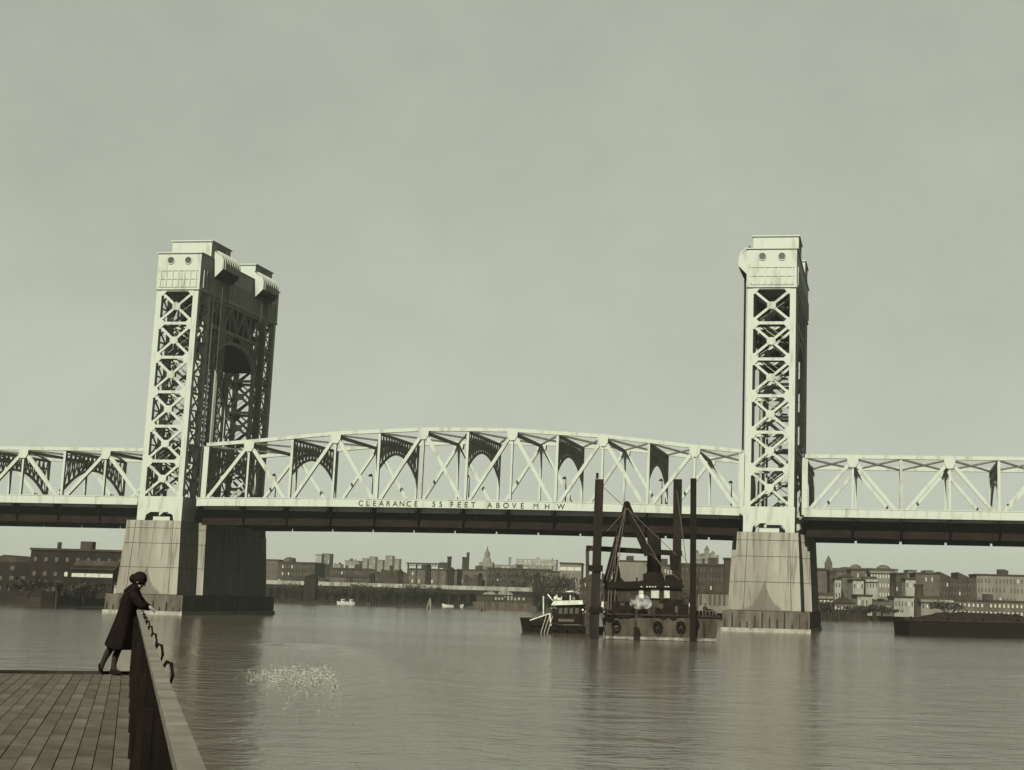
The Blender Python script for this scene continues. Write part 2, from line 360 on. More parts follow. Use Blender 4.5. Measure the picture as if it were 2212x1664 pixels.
# ------------------------------------------------------------------ towers
LV = [20.15, 26.2, 32.3, 38.35, 44.5, 50.6, 56.6]
def tower(X0, X1, ch, label):                # ch = +1: channel on the +X side
    t = thing('lift_tower', label, 'bridge tower', ((X0+X1)/2, 14, 15.95), 0, 'lift towers of the bridge')
    inv = Vector(((X0+X1)/2, 14, 15.95))
    def bd(mb, name, m, smooth=False, parent=t):
        mb.v = [(x-inv.x, y-inv.y, z-inv.z) for x, y, z in mb.v]; return mb.build(name, m, parent, smooth)
    XC = X1 if ch > 0 else X0; XS = X0 if ch > 0 else X1     # channel face, shore face
    cols = ((-3.82, 1.6), (26.4, 31.78))
    for (ya, yb) in cols:
        for x in (X0+.5, X1-.5):
            for y in (ya+.45, yb-.45):
                bd(MB().box((x-.5, y-.45, 20.1), (x+.5, y+.45, 57.0)), 'leg', PALE)
        # base box with the arched cut
        for y, s in ((ya, 1), (yb, -1)):
            xa, xb = X0, X1; poly = [(xa-.15, y, 15.95), (xa-.15, y, 20.1), (xb+.15, y, 20.1), (xb+.15, y, 15.95), (xb-1.3, y, 15.95), (xb-1.5, y, 16.9), (xb-2.3, y, 17.4), (xa+2.3, y, 17.4), (xa+1.5, y, 16.9), (xa+1.3, y, 15.95)]
            bd(MB().prism(poly, (0, s*.3, 0)), 'base_plate', PALE)
        for x, s in ((X0-.15, 1), (X1+.15, -1)):
            bd(MB().box((min(x, x+s*.3), ya+.31, 15.95), (max(x, x+s*.3), yb-.31, 20.1)), 'base_side', PALE)
        bd(MB().box((X0+2.4, ya+.9, 15.97), (X1-2.4, yb-.9, 16.75)), 'bearing_block', PALE)
        for i in range(6):
            za, zb = LV[i], LV[i+1]; hw = .3
            for fi, y in enumerate((ya+.18, yb-.18)):
                xa, xb = X0+.95, X1-.95; xm = (xa+xb)/2; zm = (za+zb)/2
                bd(MB().ibeam((xa-.1, y, za+.35), (xb+.1, y, zb-.35), .42, .34), 'brace', PALE)
                bd(MB().ibeam((xa-.1, y, zb-.35), (xb+.1, y, za+.35), .42, .30), 'brace', PALE)
                bd(MB().beam((xa, y, zb), (xb, y, zb), .5, .36), 'strut', PALE)
                sg = -1 if fi == 0 else 1; yy = y+sg*.19
                g = .72
                bd(MB().prism([(xm-g, yy, zm-.3), (xm-g, yy, zm+.3), (xm-.35, yy, zm+.62), (xm+.35, yy, zm+.62), (xm+g, yy, zm+.3), (xm+g, yy, zm-.3), (xm+.35, yy, zm-.62), (xm-.35, yy, zm-.62)], (0, sg*.04, 0)), 'gusset_plate', PALE)
                for xx, d in ((xa, 1), (xb, -1)):
                    bd(MB().prism([(xx-.05*d, yy, zb-1.15), (xx+.35*d, yy, zb-1.0), (xx+.95*d, yy, zb-.3), (xx+.95*d, yy, zb+.3), (xx+.35*d, yy, zb+.9), (xx-.05*d, yy, zb+1.05)], (0, sg*.04, 0)), 'gusset_plate', PALE)
            for x in (X0+.2, X1-.2):          # closer lattice on the side faces
                y0, y1 = ya+.9, yb-.9; zm = (za+zb)/2
                m1 = MB()
                for (p, q) in ((za, zm), (zm, zb)):
                    m1.beam((x, y0, p), (x, y1, q), .24, .22, (1, 0, 0)); m1.beam((x, y0, q), (x, y1, p), .24, .18, (1, 0, 0))
                bd(m1, 'side_lacing', PALE_SHADED)
                bd(MB().beam((x, y0, zb), (x, y1, zb), .42, .3, (1, 0, 0)), 'strut', PALE_SHADED)
                bd(MB().beam((x, y0, zm), (x, y1, zm), .22, .28, (1, 0, 0)), 'strut', PALE_SHADED)
    for (ya, yb) in cols:                    # zigzag service stair inside each column
        for k in range(12):
            z = 20.6+k*3.0; a = (X0+2.0, ya+2.2+(k % 2)*1.2, z); b = (X1-2.0, ya+2.2+(k % 2)*1.2, z+3.0)
            if k % 2: a, b = (b[0], a[1], z), (a[0], b[1], z+3.0)
            bd(MB().beam(a, b, .12, .9, (0, 1, 0)).beam(Vector(a)+Vector((0, 0, 1)), Vector(b)+Vector((0, 0, 1)), .07, .05, (0, 1, 0)), 'stair_flight', PALE_SHADED)
            bd(MB().box((min(b[0]-.6, b[0]+.6), ya+2.0, z+2.95), (max(b[0]-.6, b[0]+.6), ya+4.0, z+3.05)), 'stair_landing', PALE_SHADED)
    # portal between the columns, on both faces
    for x in (X0+.3, X1-.3):
        y0, y1 = 1.6, 26.4; n = 8
        for zz_, hh in ((56.4, .8), (51.3, .7)):
            bd(MB().beam((x, y0, zz_), (x, y1, zz_), hh, .5, (1, 0, 0)), 'portal_chord', PALE_SHADED)
        for i in range(n):
            ya_, yb_ = y0+(y1-y0)*i/n, y0+(y1-y0)*(i+1)/n
            if i % 2 == 0: a, b = (x, ya_, 51.5), (x, yb_, 56.2)
            else: a, b = (x, ya_, 56.2), (x, yb_, 51.5)
            bd(MB().ibeam(a, b, .42, .4, (1, 0, 0)), 'portal_web', PALE_SHADED)
            bd(MB().beam((x, yb_, 51.5), (x, yb_, 56.2), .28, .3, (1, 0, 0)), 'portal_web', PALE_SHADED)
        arc = MB(); lac = MB(); pts = []
        for i in range(17):
            tt = i/16; y = y0+(y1-y0)*tt; e = abs(2*tt-1); pts.append(Vector((x, y, 49.6-8.6*e**2.8)))
        for a, b in zip(pts, pts[1:]): arc.beam(a, b, .6, .5, (1, 0, 0))
        for i in range(16):
            if i in (7, 8): continue
            a, b = pts[i], pts[i+1]
            lac.beam((x, a.y, 51.1), b, .2, .2, (1, 0, 0)); lac.beam((x, b.y, 51.1), a, .2, .2, (1, 0, 0)); lac.beam((x, b.y, 51.1), b, .24, .24, (1, 0, 0))
        bd(arc, 'portal_arch', PALE_SHADED); bd(lac, 'portal_lacing', PALE_SHADED)
        # inner roadway columns and lower bracing
        for y in (4.9, 23.1):
            bd(MB().box((x-.3, y-.35, 19.1), (x+.3, y+.35, 45.5)), 'inner_post', PALE_SHADED)
        for ya_, yb_ in ((1.7, 4.6), (23.4, 26.3)):
            lm = MB(); z = 22.0
            while z < 43:
                lm.beam((x, ya_, z), (x, yb_, z+3), .22, .2, (1, 0, 0)); lm.beam((x, yb_, z), (x, ya_, z+3), .22, .16, (1, 0, 0)); lm.beam((x, ya_, z+3), (x, yb_, z+3), .3, .24, (1, 0, 0)); z += 3
            bd(lm, 'column_lacing', PALE_SHADED)
    # low road portal with arch on shore face
    x = XS+(.35 if ch > 0 else -.35)
    pm = MB(); pts = []
    for i in range(15):
        tt = i/14; y = 1.6+24.8*tt; e = abs(2*tt-1); pts.append(Vector((x, y, 27.2-5.6*e**3)))
    for a, b in zip(pts, pts[1:]): pm.beam(a, b, .5, .5, (1, 0, 0))
    pm.beam((x, 1.6, 30.6), (x, 26.4, 30.6), .6, .5, (1, 0, 0)); pm.beam((x, 1.6, 29.0), (x, 26.4, 29.0), .3, .4, (1, 0, 0))
    for i in range(14):
        a, b = pts[i], pts[i+1]; pm.beam((x, a.y, 30.4), b, .24, .25, (1, 0, 0)); pm.beam((x, b.y, 30.4), a, .24, .25, (1, 0, 0)); pm.beam((x, b.y, 30.4), b, .3, .25, (1, 0, 0))
    bd(pm, 'road_portal', PALE_SHADED)
    # counterweight hanging in the head of the tower
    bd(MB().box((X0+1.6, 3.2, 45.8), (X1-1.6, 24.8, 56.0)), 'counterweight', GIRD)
    # rope guides, lifting ropes
    for y in (1.95, 26.05):
        xg = XC+ch*.25
        bd(MB().box((xg-.16, y-.16, 20.3), (xg+.16, y+.16, 57)), 'guide_rail', PALE)
    for yc in (4.6, 22.6):
        for k in range(8):
            y = yc-1.4+k*.4; xr = XC+ch*1.25
            bd(MB().tube([(xr, y, 60.2), (xr-ch*.05, y, 30.2)], .055, 5), 'lifting_rope', ROPE)
    # machinery house
    zc, zr = 56.95, 63.2
    def wall(lo, hi, name='house_wall', m=PALE): return bd(MB().box(lo, hi), name, m)
    wall((X0-.12, -3.95, zc), (X1+.12, 32.0, zr))
    wall((X0-.32, -4.15, zr), (X1+.32, 32.2, zr+.18), 'house_roof')
    bd(MB().box((X0-.2, -4.05, zc-.32), (X1+.2, 32.1, zc-.002)), 'house_sill', PALE)
    for s in (0, 1):                         # near, far blocks
        ya, yb = ((-.25, 7.9), (19.6, 27.8))[s]
        wall((X0+.5, ya, zr+.18), (X1+.16, yb, 66.2) if ch > 0 else (X1+.16, yb, 66.2), 'upper_block')
        bd(MB().box((X0+.3, ya-.2, 66.2), (X1+.36, yb+.2, 66.42)), 'block_roof', PALE)
        for k in range(4):                   # louvres on both long sides of the block
            for xx, d in ((X1+.16, 1), (X0+.5, -1)):
                yy = ya+2.6+k*.9
                bd(MB().box((min(xx, xx+d*.1), yy, 64.6), (max(xx, xx+d*.1), yy+.45, 65.9)), 'louvre', PALE_SHADED)
    # portholes and slots of the street-side face
    xm = (X0+X1)/2
    for yy, d in ((-3.95, -1), (32.0, 1)):
        for dx in (-1.63, 1.63):
            ring = MB(); k = 20
            outer = [(xm+dx+.72*math.cos(2*math.pi*i/k), yy, 61.95+.72*math.sin(2*math.pi*i/k)) for i in range(k)]
            inner = [(xm+dx+.58*math.cos(2*math.pi*i/k), yy, 61.95+.58*math.sin(2*math.pi*i/k)) for i in range(k)]
            vv = outer+inner+[(a, b+d*.12, c) for a, b, c in outer]+[(a, b+d*.12, c) for a, b, c in inner]
            ff = []
            for i in range(k):
                j = (i+1) % k; ff += [(2*k+i, 2*k+j, 3*k+j, 3*k+i), (i, j, 2*k+j, 2*k+i), (k+i, k+j, 3*k+j, 3*k+i)]
            ring.add(vv, ff); fr = bd(ring, 'porthole', PALE)
            bd(MB().prism([(xm+dx+.57*math.cos(2*math.pi*i/k), yy+d*.01, 61.95+.57*math.sin(2*math.pi*i/k)) for i in range(k)], (0, d*.03, 0)), 'pane', GLAS, parent=fr)
            fr.parent = t
        for i in range(7):
            xx = X0+.6+i*(X1-X0-1.2)/6
            bd(MB().box((xx-.1, min(yy, yy+d*.14), 57.3), (xx+.1, max(yy, yy+d*.14), 60.0)), 'pilaster', PALE)
        for z in (57.15, 58.6, 60.1):
            bd(MB().box((X0+.3, min(yy, yy+d*.1), z-.07), (X1-.3, max(yy, yy+d*.1), z+.07)), 'band_course', PALE)
    y = -3.2
    for xx, d in ((X1+.12, 1), (X0-.12, -1)):
        for i in range(30):
            yy = -2.6+i*1.15
            bd(MB().box((min(xx, xx+d*.2), yy-.13, 57.2), (max(xx, xx+d*.2), yy+.13, 60.4)), 'pilaster', PALE)
    # sheave hoods over the channel face, with the sheave showing below
    for (ya, yb) in ((1.0, 8.4), (19.4, 26.8)):
        xw = XC+ch*.17
        prof = [(0, 65.0)]
        for i in range(9):
            a = math.pi/2*i/8; prof.append((1.95*math.sin(a), 62.6+2.2*math.cos(a)))
        prof += [(1.95, 61.4), (1.75, 61.4)]
        for i in range(8, -1, -1):
            a = math.pi/2*i/8; prof.append((1.75*math.sin(a)*.999+.001, 62.6+2.0*math.cos(a)))
        sh = MB()
        n = len(prof); h = n//2
        vv = [(xw+ch*(px+.003), ya, pz) for px, pz in prof]+[(xw+ch*(px+.003), yb, pz) for px, pz in prof]
        sh.add(vv, [(i, (i+1) % n, n+(i+1) % n, n+i) for i in range(n)])
        hd = bd(sh, 'sheave_hood', PALE)
        for yy, d in ((ya, 1), (yb, -1)):
            pl = [(xw+ch*.004, 59.3), (xw+ch*.004, 65.0)]+[(xw+ch*(px-.02), pz-.01) for px, pz in prof[1:10]]+[(xw+ch*1.93, 61.4)]
            for i in range(7):
                a = math.pi/2*(i/7); pl.append((xw+ch*(1.9-1.85*math.sin(a)), 60.8+1.3*(1-math.sin(a)) if False else 61.4-1.9*math.sin(a)))
            q = bd(MB().prism([(px, yy-d*.02, pz) for px, pz in pl], (0, d*.12, 0)), 'hood_end', PALE, parent=hd); q.parent = hd
        for i in range(7):
            yy = ya+.6+i*(yb-ya-1.2)/6; rb = MB()
            pr = prof[1:11]
            for (a0, b0), (a1, b1) in zip(pr, pr[1:]): rb.beam((xw+ch*(a0+.06), yy, b0+.05), (xw+ch*(a1+.06), yy, b1), .14, .16, (0, 1, 0))
            q = bd(rb, 'hood_rib', PALE, parent=hd); q.parent = hd
        sv = MB(); sv.tube([(XC+ch*.35, ya+.5, 61.6), (XC+ch*.35, yb-.5, 61.6)], 1.75, 24); bd(sv, 'sheave', INK, True)
    return t
tower(-10.03, -2.15, 1, 'left lift tower, its dark channel side in full view')
tower(95.34, 103.44, -1, 'right lift tower, seen nearly end on with its lattice front')

# ------------------------------------------------------------------ piers
def pier(xc, label, dx0=0.0):
    t = thing('bridge_pier', label, 'bridge pier', (xc, 0, 0), 0, 'concrete piers under the lift towers')
    ZT, Z0 = 15.94, 3.35
    lev = [3.35, 7.9, 12.0, 14.6, 15.94]
    def w_at(z, half): return half+(ZT-z)/(ZT-Z0)*.62
    def block(xf, yf, z0, z1, halfx, ylo, yhi, name='concrete_block', m=CONC, inset=0.0):
        # xf, yf are fractions of the tapered plan
        c = []
        for z in (z0, z1):
            hx = w_at(z, halfx)-inset; b = (ZT-z)/(ZT-Z0)*.7; a0, a1 = ylo-b+inset, yhi+b-inset
            xs_ = (-hx+2*hx*xf[0], -hx+2*hx*xf[1]); ys_ = (a0+(a1-a0)*yf[0], a0+(a1-a0)*yf[1])
            c.append([(xs_[0], ys_[0], z), (xs_[1], ys_[0], z), (xs_[1], ys_[1], z), (xs_[0], ys_[1], z)])
        return MB().hexa(c[0], c[1]).build(name, m, t)
    g = .006
    for half, ylo, yhi, nx, ny in ((4.95, -4.7, 3.0, [0, .17, .86, 1], [0, .5, 1]), (6.35, 2.4, 26.2, [0, .25, .75, 1], [0, .25, .5, .75, 1]), (4.95, 25.6, 32.9, [0, .17, .86, 1], [0, .5, 1])):
        block((0, 1), (0, 1), Z0, ZT-.02, half, ylo, yhi, 'core', JOINT, inset=.09)
        for a in range(4):
            zt_ = lev[a+1]
            if half < 5 and ylo > 20 and a == 3: continue
            for i in range(len(nx)-1):
                for j in range(len(ny)-1):
                    if 0 < i < len(nx)-2 and 0 < j < len(ny)-2: continue
                    block((nx[i]+(g if i else 0), nx[i+1]-(g if i < len(nx)-2 else 0)), (ny[j]+(g*.6 if j else 0), ny[j+1]-(g*.6 if j < len(ny)-2 else 0)), lev[a]+.05, zt_-.03, half, ylo, yhi)
    # stepped footing
    MB().box((-7.0, -6.1, .64), (7.0, 34.2, 3.32)).build('footing', FOOT, t)
    MB().box((-7.2, -6.4, -3), (7.2, 34.5, .62)).build('footing_ledge', LEDGE, t)
    for i in range(12):
        x = -6.6+i*1.2
        hh = random.uniform(.5, 2.6); MB().box((x-.1, -6.2, .66), (x+.1, -6.11, hh+.7)).build('fender_timber', TIMB, t)
    return t
pier(-6.55, 'concrete pier under the left tower, behind the leaning person')
pier(99.3, 'concrete pier under the right tower with a peaked tide stain')

# street lamps on the span
def lamp(x, y, label):
    z = zf(x)
    t = thing('street_lamp', label, 'street lamp', (x, y, z), 0, 'street lamps on the lift span roadway')
    MB().tube([(0, 0, 0), (0, 0, 5.6)], [.14, .09], 8).build('pole', GIRD, t)
    pts = [(0, 0, 5.6), (0, -.1, 6.2), (0, -.45, 6.75), (0, -1.0, 6.95), (0, -1.5, 6.8)]
    MB().tube(pts, .07, 6).build('arm', GIRD, t)
    MB().tube([(0, -1.55, 6.85), (0, -1.55, 6.7), (0, -1.55, 6.45)], [.12, .3, .42], 10).build('lamp_head', GIRD, t)
    MB().tube([(0, 0, 0), (0, 0, .8)], [.26, .2], 8).build('base', GIRD, t)
for u, lab in ((595, 'lamp post in the first panels of the lift span, beside the left tower'), (804, 'lamp post on the roadway above the left end of the clearance lettering'),
               (1013, 'lamp post on the roadway near the middle of the lift span above FEET'), (1222, 'lamp post on the roadway just right of the letter W'),
               (1430, 'lamp post on the roadway behind the dredge spuds'), (1580, 'lamp post on the roadway right beside the right tower')):
    p = at_y(u, 1060, 19.0); lamp(p.x, 19.0, lab)

# ------------------------------------------------------------------ dredge
def steam(name, spots, dens, label=None, cat=None, parent=None):
    mb = MB()
    for (c, r) in spots: mb.ball(c, r, 14, 10, (1, .9, .8))
    if 'steam' not in MATS:
        m = bpy.data.materials.new('steam'); m.use_nodes = True; n = m.node_tree.nodes; l = m.node_tree.links
        n.remove(n['Principled BSDF']); v = n.new('ShaderNodeVolumePrincipled'); v.inputs['Color'].default_value = (.97, .97, .93, 1)
        tc = n.new('ShaderNodeTexCoord'); no = n.new('ShaderNodeTexNoise'); no.inputs['Scale'].default_value = 1.6; no.inputs['Detail'].default_value = 6; l.new(tc.outputs['Object'], no.inputs['Vector'])
        mr = n.new('ShaderNodeMapRange'); mr.inputs[1].default_value = .42; mr.inputs[2].default_value = .7; mr.inputs[3].default_value = 0; mr.inputs[4].default_value = dens; l.new(no.outputs[0], mr.inputs[0]); l.new(mr.outputs[0], v.inputs['Density'])
        l.new(v.outputs[0], n['Material Output'].inputs['Volume']); MATS['steam'] = m
    o = mb.build(name, MATS['steam'], parent, True); 
    if label: tag(o, label, cat)
    return o
O = at_z(1421, 1384); O.z = 0
dr = thing('dredge_barge', 'dark steam dredge with three tall spuds and an A-frame in front of the span', 'dredge', O, YAW+.05)
F = Frame(O, YAW+.05)
def L(u, v, y): return F.loc(u, v, y)
def vert(u0, v0, u1, v1, y, wdt, dpt, name, m=INK, par=dr, taper=1.0):
    a, b = L(u0, v0, y), L(u1, v1, y); a.x = a.x; mb = MB(); mb.beam(a, b, wdt, dpt); return mb.build(name, m, par)
xl, xr = L(1302, 1380, 0).x, L(1553, 1384, 0).x
MB().hexa([(xl+.6, .4, -1), (xr-.5, .4, -1), (xr-.5, 8.2, -1), (xl+.6, 8.2, -1)], [(xl, 0, 2.35), (xr, 0, 2.75), (xr, 8.6, 2.75), (xl, 8.6, 2.35)]).build('hull', HULLG, dr)
for i in range(5):
    x = xl+1.1+i*(xr-xl-1)/4.7
    MB().box((x-.09, -.12, .15), (x+.09, -.01, 2.2)).build('hull_strake', TIMB, dr)
MB().box((xl-.1, -.2, 2.78), (xr+.1, .05, 2.98)).build('rub_rail', TIMB, dr)
MB().box((xl+.3, -.14, .05), (xr-.3, -.02, .38)).build('pale_waterline_strip', mat('weathered_lime_strip', (.12, .12, .1), (.04, .036, .03), 1.5), dr)
# spuds
vert(1283, 1392, 1295, 1036, -.75, 1.0, 1.0, 'spud', mat('barnacled_spud', (.017, .0145, .012), (.008, .0066, .0055), .7, .85, .3, streak=True))
vert(1461, 1340, 1464, 1036, 9.4, 1.0, 1.0, 'spud', MATS['barnacled_spud'])
vert(1496, 1440, 1498, 1034, -.6, .66, .66, 'spud', INK)
vert(1290, 1034, 1290.5, 1022, -.75, .3, .3, 'spud_sheave_block', INK)
for v in (1228, 1318): 
    p = L(1287, v, -.75); MB().box((p.x-.8, -1.45, p.z-.35), (p.x+.8, -.1, p.z+.35)).build('spud_collar', INK, dr)
vert(1375, 1399, 1375, 1356, -.35, .62, .5, 'fender_pile', INK); 
# gallows: beam and posts
a, b = L(1266, 1184, 3.0), L(1473, 1196, 3.0); MB().beam(a, b, .6, .6).build('gallows_beam', INK, dr)
vert(1269, 1370, 1269, 1187, 3.0, .42, .42, 'gallows_post', mat('grey_post', (.036, .032, .026), (.02, .017, .014), 1), dr)
a, b = L(1449, 1232, 3.0), L(1473, 1193, 3.0); MB().hexa([(a.x, 2.4, a.z), (b.x-.5, 2.4, a.z), (b.x-.5, 3.6, a.z), (a.x, 3.6, a.z)], [(a.x-.2, 2.4, b.z), (b.x, 2.4, b.z), (b.x, 3.6, b.z), (a.x-.2, 3.6, b.z)]).build('gallows_head', INK, dr)
# A frame
ap = L(1354, 1092, 1.5)
for (u, v) in ((1309, 1262), (1400, 1200)): MB().beam(L(u, v, 1.5), ap, .82, .6).build('a_frame_leg', INK, dr)
MB().ball(ap+Vector((0, 0, .1)), .42, 10, 7).build('head_sheave', INK, dr)
for v in (1150, 1158):
    a, b = L(1333 if v < 1155 else 1331, v, 1.5), L(1373, v, 1.5); MB().beam(a, b, .2, .5).build('a_frame_tie', INK, dr)
for i in range(5):
    a, b = L(1336+i*8, 1150, 1.5), L(1338+i*8, 1158, 1.5); MB().beam(a, b, .14, .2).build('a_frame_lacing', INK, dr)
for (u0, v0, u1, v1) in ((1350, 1100, 1316, 1262), (1352, 1100, 1327, 1262), (1356, 1098, 1440, 1244), (1352, 1098, 1290, 1330), (1333, 1158, 1327, 1240)):
    MB().tube([L(u0, v0, 1.0), L(u1, v1, 1.0)], .045, 5).build('stay_wire', ROPE, dr)
# boom and bucket hanging inside the A frame
MB().prism([L(1333, 1192, 1.9), L(1343, 1262, 1.9), L(1322, 1262, 1.9), L(1329, 1196, 1.9)], (0, .9, 0)).build('boom', INK, dr)
MB().hexa([L(1310, 1290, 1.6), L(1350, 1290, 1.6), L(1350, 1290, 3.2), L(1310, 1290, 3.2)], [L(1320, 1255, 1.6), L(1345, 1255, 1.6), L(1345, 1255, 3.2), L(1320, 1255, 3.2)]).build('bucket', INK, dr)
# funnel
a, b, c = L(1413, 1246, 4), L(1413, 1160, 4), L(1413, 1152, 4)
k = 18; vs_ = []
for z in (a.z,): vs_ += [(a.x+.84*math.cos(2*math.pi*i/k), 4+.84*math.sin(2*math.pi*i/k), z) for i in range(k)]
vs_ += [(b.x+.82*math.cos(2*math.pi*i/k), 4+.82*math.sin(2*math.pi*i/k), b.z+.35-.35*math.cos(2*math.pi*i/k)) for i in range(k)]
MB().add(vs_, [tuple(range(k))[::-1], tuple(range(k, 2*k))]+[(i, (i+1) % k, k+(i+1) % k, k+i) for i in range(k)]).build('funnel', INK, dr, True)
MB().tube([(a.x, 4, a.z-.4), (a.x, 4, a.z+.5)], [1.3, .95], 16).build('funnel_base', INK, dr)
# deckhouse
def dbox(u0, v0, u1, v1, y0, y1, name, m, par=dr, j=0):
    a, b = L(u0, v1, y0), L(u1, v0, y0); mb = MB().box((a.x, y0, a.z), (b.x, y1, b.z)); return mb.build(name, m, par)
HS = mat('dull_house_boards', (.03, .026, .021), (.014, .012, .01), 1.4, .85, .2, streak=True)
dbox(1312, 1272, 1473, 1336, 1.2, 7.2, 'deckhouse', HS)
MB().hexa([L(1305, 1271, .8), L(1478, 1271, .8), L(1478, 1271, 7.8), L(1305, 1271, 7.8)], [L(1310, 1258, .8), L(1472, 1252, .8), L(1472, 1252, 7.8), L(1310, 1258, 7.8)]).build('deckhouse_roof', INK, dr)
dbox(1392, 1240, 1432, 1258, 2.2, 6, 'boiler_casing', INK); dbox(1440, 1243, 1466, 1257, 2.2, 5, 'roof_locker', INK)
PANE = mat('bright_window_pane', (.2, .205, .17), (.13, .13, .105), 3, .4)
for (u0, v0, u1, v1) in ((1380, 1275, 1390, 1292), (1406, 1274, 1424, 1292), (1434, 1275, 1447, 1292)):
    w_ = dbox(u0, v0, u1, v1, 1.12, 1.18, 'window', PANE); 
    a, b = L(u0, v1, 1.05), L(u1, v0, 1.05); f_ = MB().box((a.x-.1, 1.03, a.z-.1), (b.x+.1, 1.1, a.z)).box((a.x-.1, 1.03, b.z), (b.x+.1, 1.1, b.z+.1)).box((a.x-.1, 1.03, a.z), (a.x, 1.1, b.z)).box((b.x, 1.03, a.z), (b.x+.1, 1.1, b.z)); f_.build('window_frame', HS, w_)
for u in (1384, 1396, 1402, 1408, 1414, 1436, 1442): dbox(u, 1266.5, u+3.4, 1269, .7, .78, 'roof_board', PANE)
# machinery on the fore deck
dbox(1322, 1300, 1368, 1336, -.0+.3, 1.15, 'winch_house', INK)
dbox(1425, 1296, 1478, 1336, .2, 1.15, 'boiler', INK)
for (u, v, r) in ((1340, 1322, .75), (1432, 1326, .6), (1356, 1326, .5), (1454, 1330, .5)):
    p = L(u, v, -.0+.15); MB().tube([(p.x, -.1, p.z), (p.x, .9, p.z)], r, 16).build('winch_drum', INK, dr)
for u in (1312, 1318, 1326): vert(u, 1336, u+3, 1276, .5, .1, .1, 'rail_post', ROPE)
dbox(1298, 1300, 1304, 1322, -.5, -.1, 'pale_locker', WHITE); dbox(1466, 1322, 1486, 1327, .3, .6, 'pale_plank', PANE)
for i in range(9):
    u = 1488+i*7.4; p = L(u, 1334, .1); MB().tube([(p.x, .15, 2.76), (p.x, .15, 3.5)], .05, 5).build('rail_post', ROPE, dr)
p0, p1 = L(1488, 1334, .1), L(1549, 1334, .1); MB().tube([(p0.x, .15, 3.5), (p1.x, .15, 3.5)], .04, 5).build('guard_rail', ROPE, dr)
for (u, v, r, q) in ((1516, 1328, .55, 1.5), (1531, 1329, .7, .9), (1500, 1329, .4, 1.2)):
    p = L(u, v, 1.6); MB().ball((p.x, 1.6+q, 2.75+r*.6), r, 10, 7, (1.3, 1, .8)).build('coal_heap', INK, dr)
dbox(1494, 1308, 1501, 1334, 2.0, 2.4, 'pale_post', PANE)
rnd = random.Random(31)
for i in range(16):
    u = 1306+rnd.random()*175; v0 = 1334; h_ = rnd.uniform(6, 34); w_ = rnd.uniform(4, 14); dbox(u, v0-h_, u+w_, v0, -.0+.1, .9+rnd.random(), ['tool_chest', 'hoist_engine', 'bitt', 'chain_locker'][i % 4], INK if i % 3 else HULLG)
for i in range(14):
    u = 1308+rnd.random()*168; v = 1262-rnd.uniform(6, 22); vert(u, 1262, u+rnd.uniform(-1, 1), v, 1.2+rnd.random()*3, .12+.1*rnd.random(), .12, 'vent_pipe')
for (u0, v0, u1, v1) in ((1295, 1045, 1354, 1100), (1354, 1098, 1462, 1200), (1270, 1195, 1354, 1100), (1462, 1060, 1498, 1330), (1473, 1196, 1548, 1332), (1340, 1196, 1322, 1300), (1404, 1196, 1478, 1262)):
    MB().tube([L(u0, v0, 1.0), L(u1, v1, 1.0)], .04, 5).build('stay_wire', ROPE, dr)
dbox(1306, 1262, 1330, 1300, .9, 1.6, 'lever_house', INK); dbox(1432, 1262, 1474, 1272, .9, 1.19, 'awning', INK)
for (u, v, r_) in ((1316, 1328, .5), (1500, 1345, .45), (1330, 1350, .45), (1420, 1352, .45), (1470, 1352, .45)):
    p = L(u, v, -.2); pts = [(p.x+r_*math.cos(2*math.pi*k/12), -.28, p.z+r_*math.sin(2*math.pi*k/12)) for k in range(13)]; MB().tube(pts, .13, 6, False).build('tyre_fender', INK, dr)
spots = [L(1377, 1302, -.2), L(1386, 1298, -.3), L(1395, 1304, -.3), L(1372, 1296, -.2), L(1384, 1307, -.2)]
steam('steam_puff', [(F.o+F.x*p.x+F.y*p.y+Vector((0, 0, p.z)), r) for p, r in zip(spots, (.95, 1.0, .8, .65, .7))], .55, 'white steam puff blowing in front of the dredge deckhouse', 'steam')['kind'] = 'stuff'
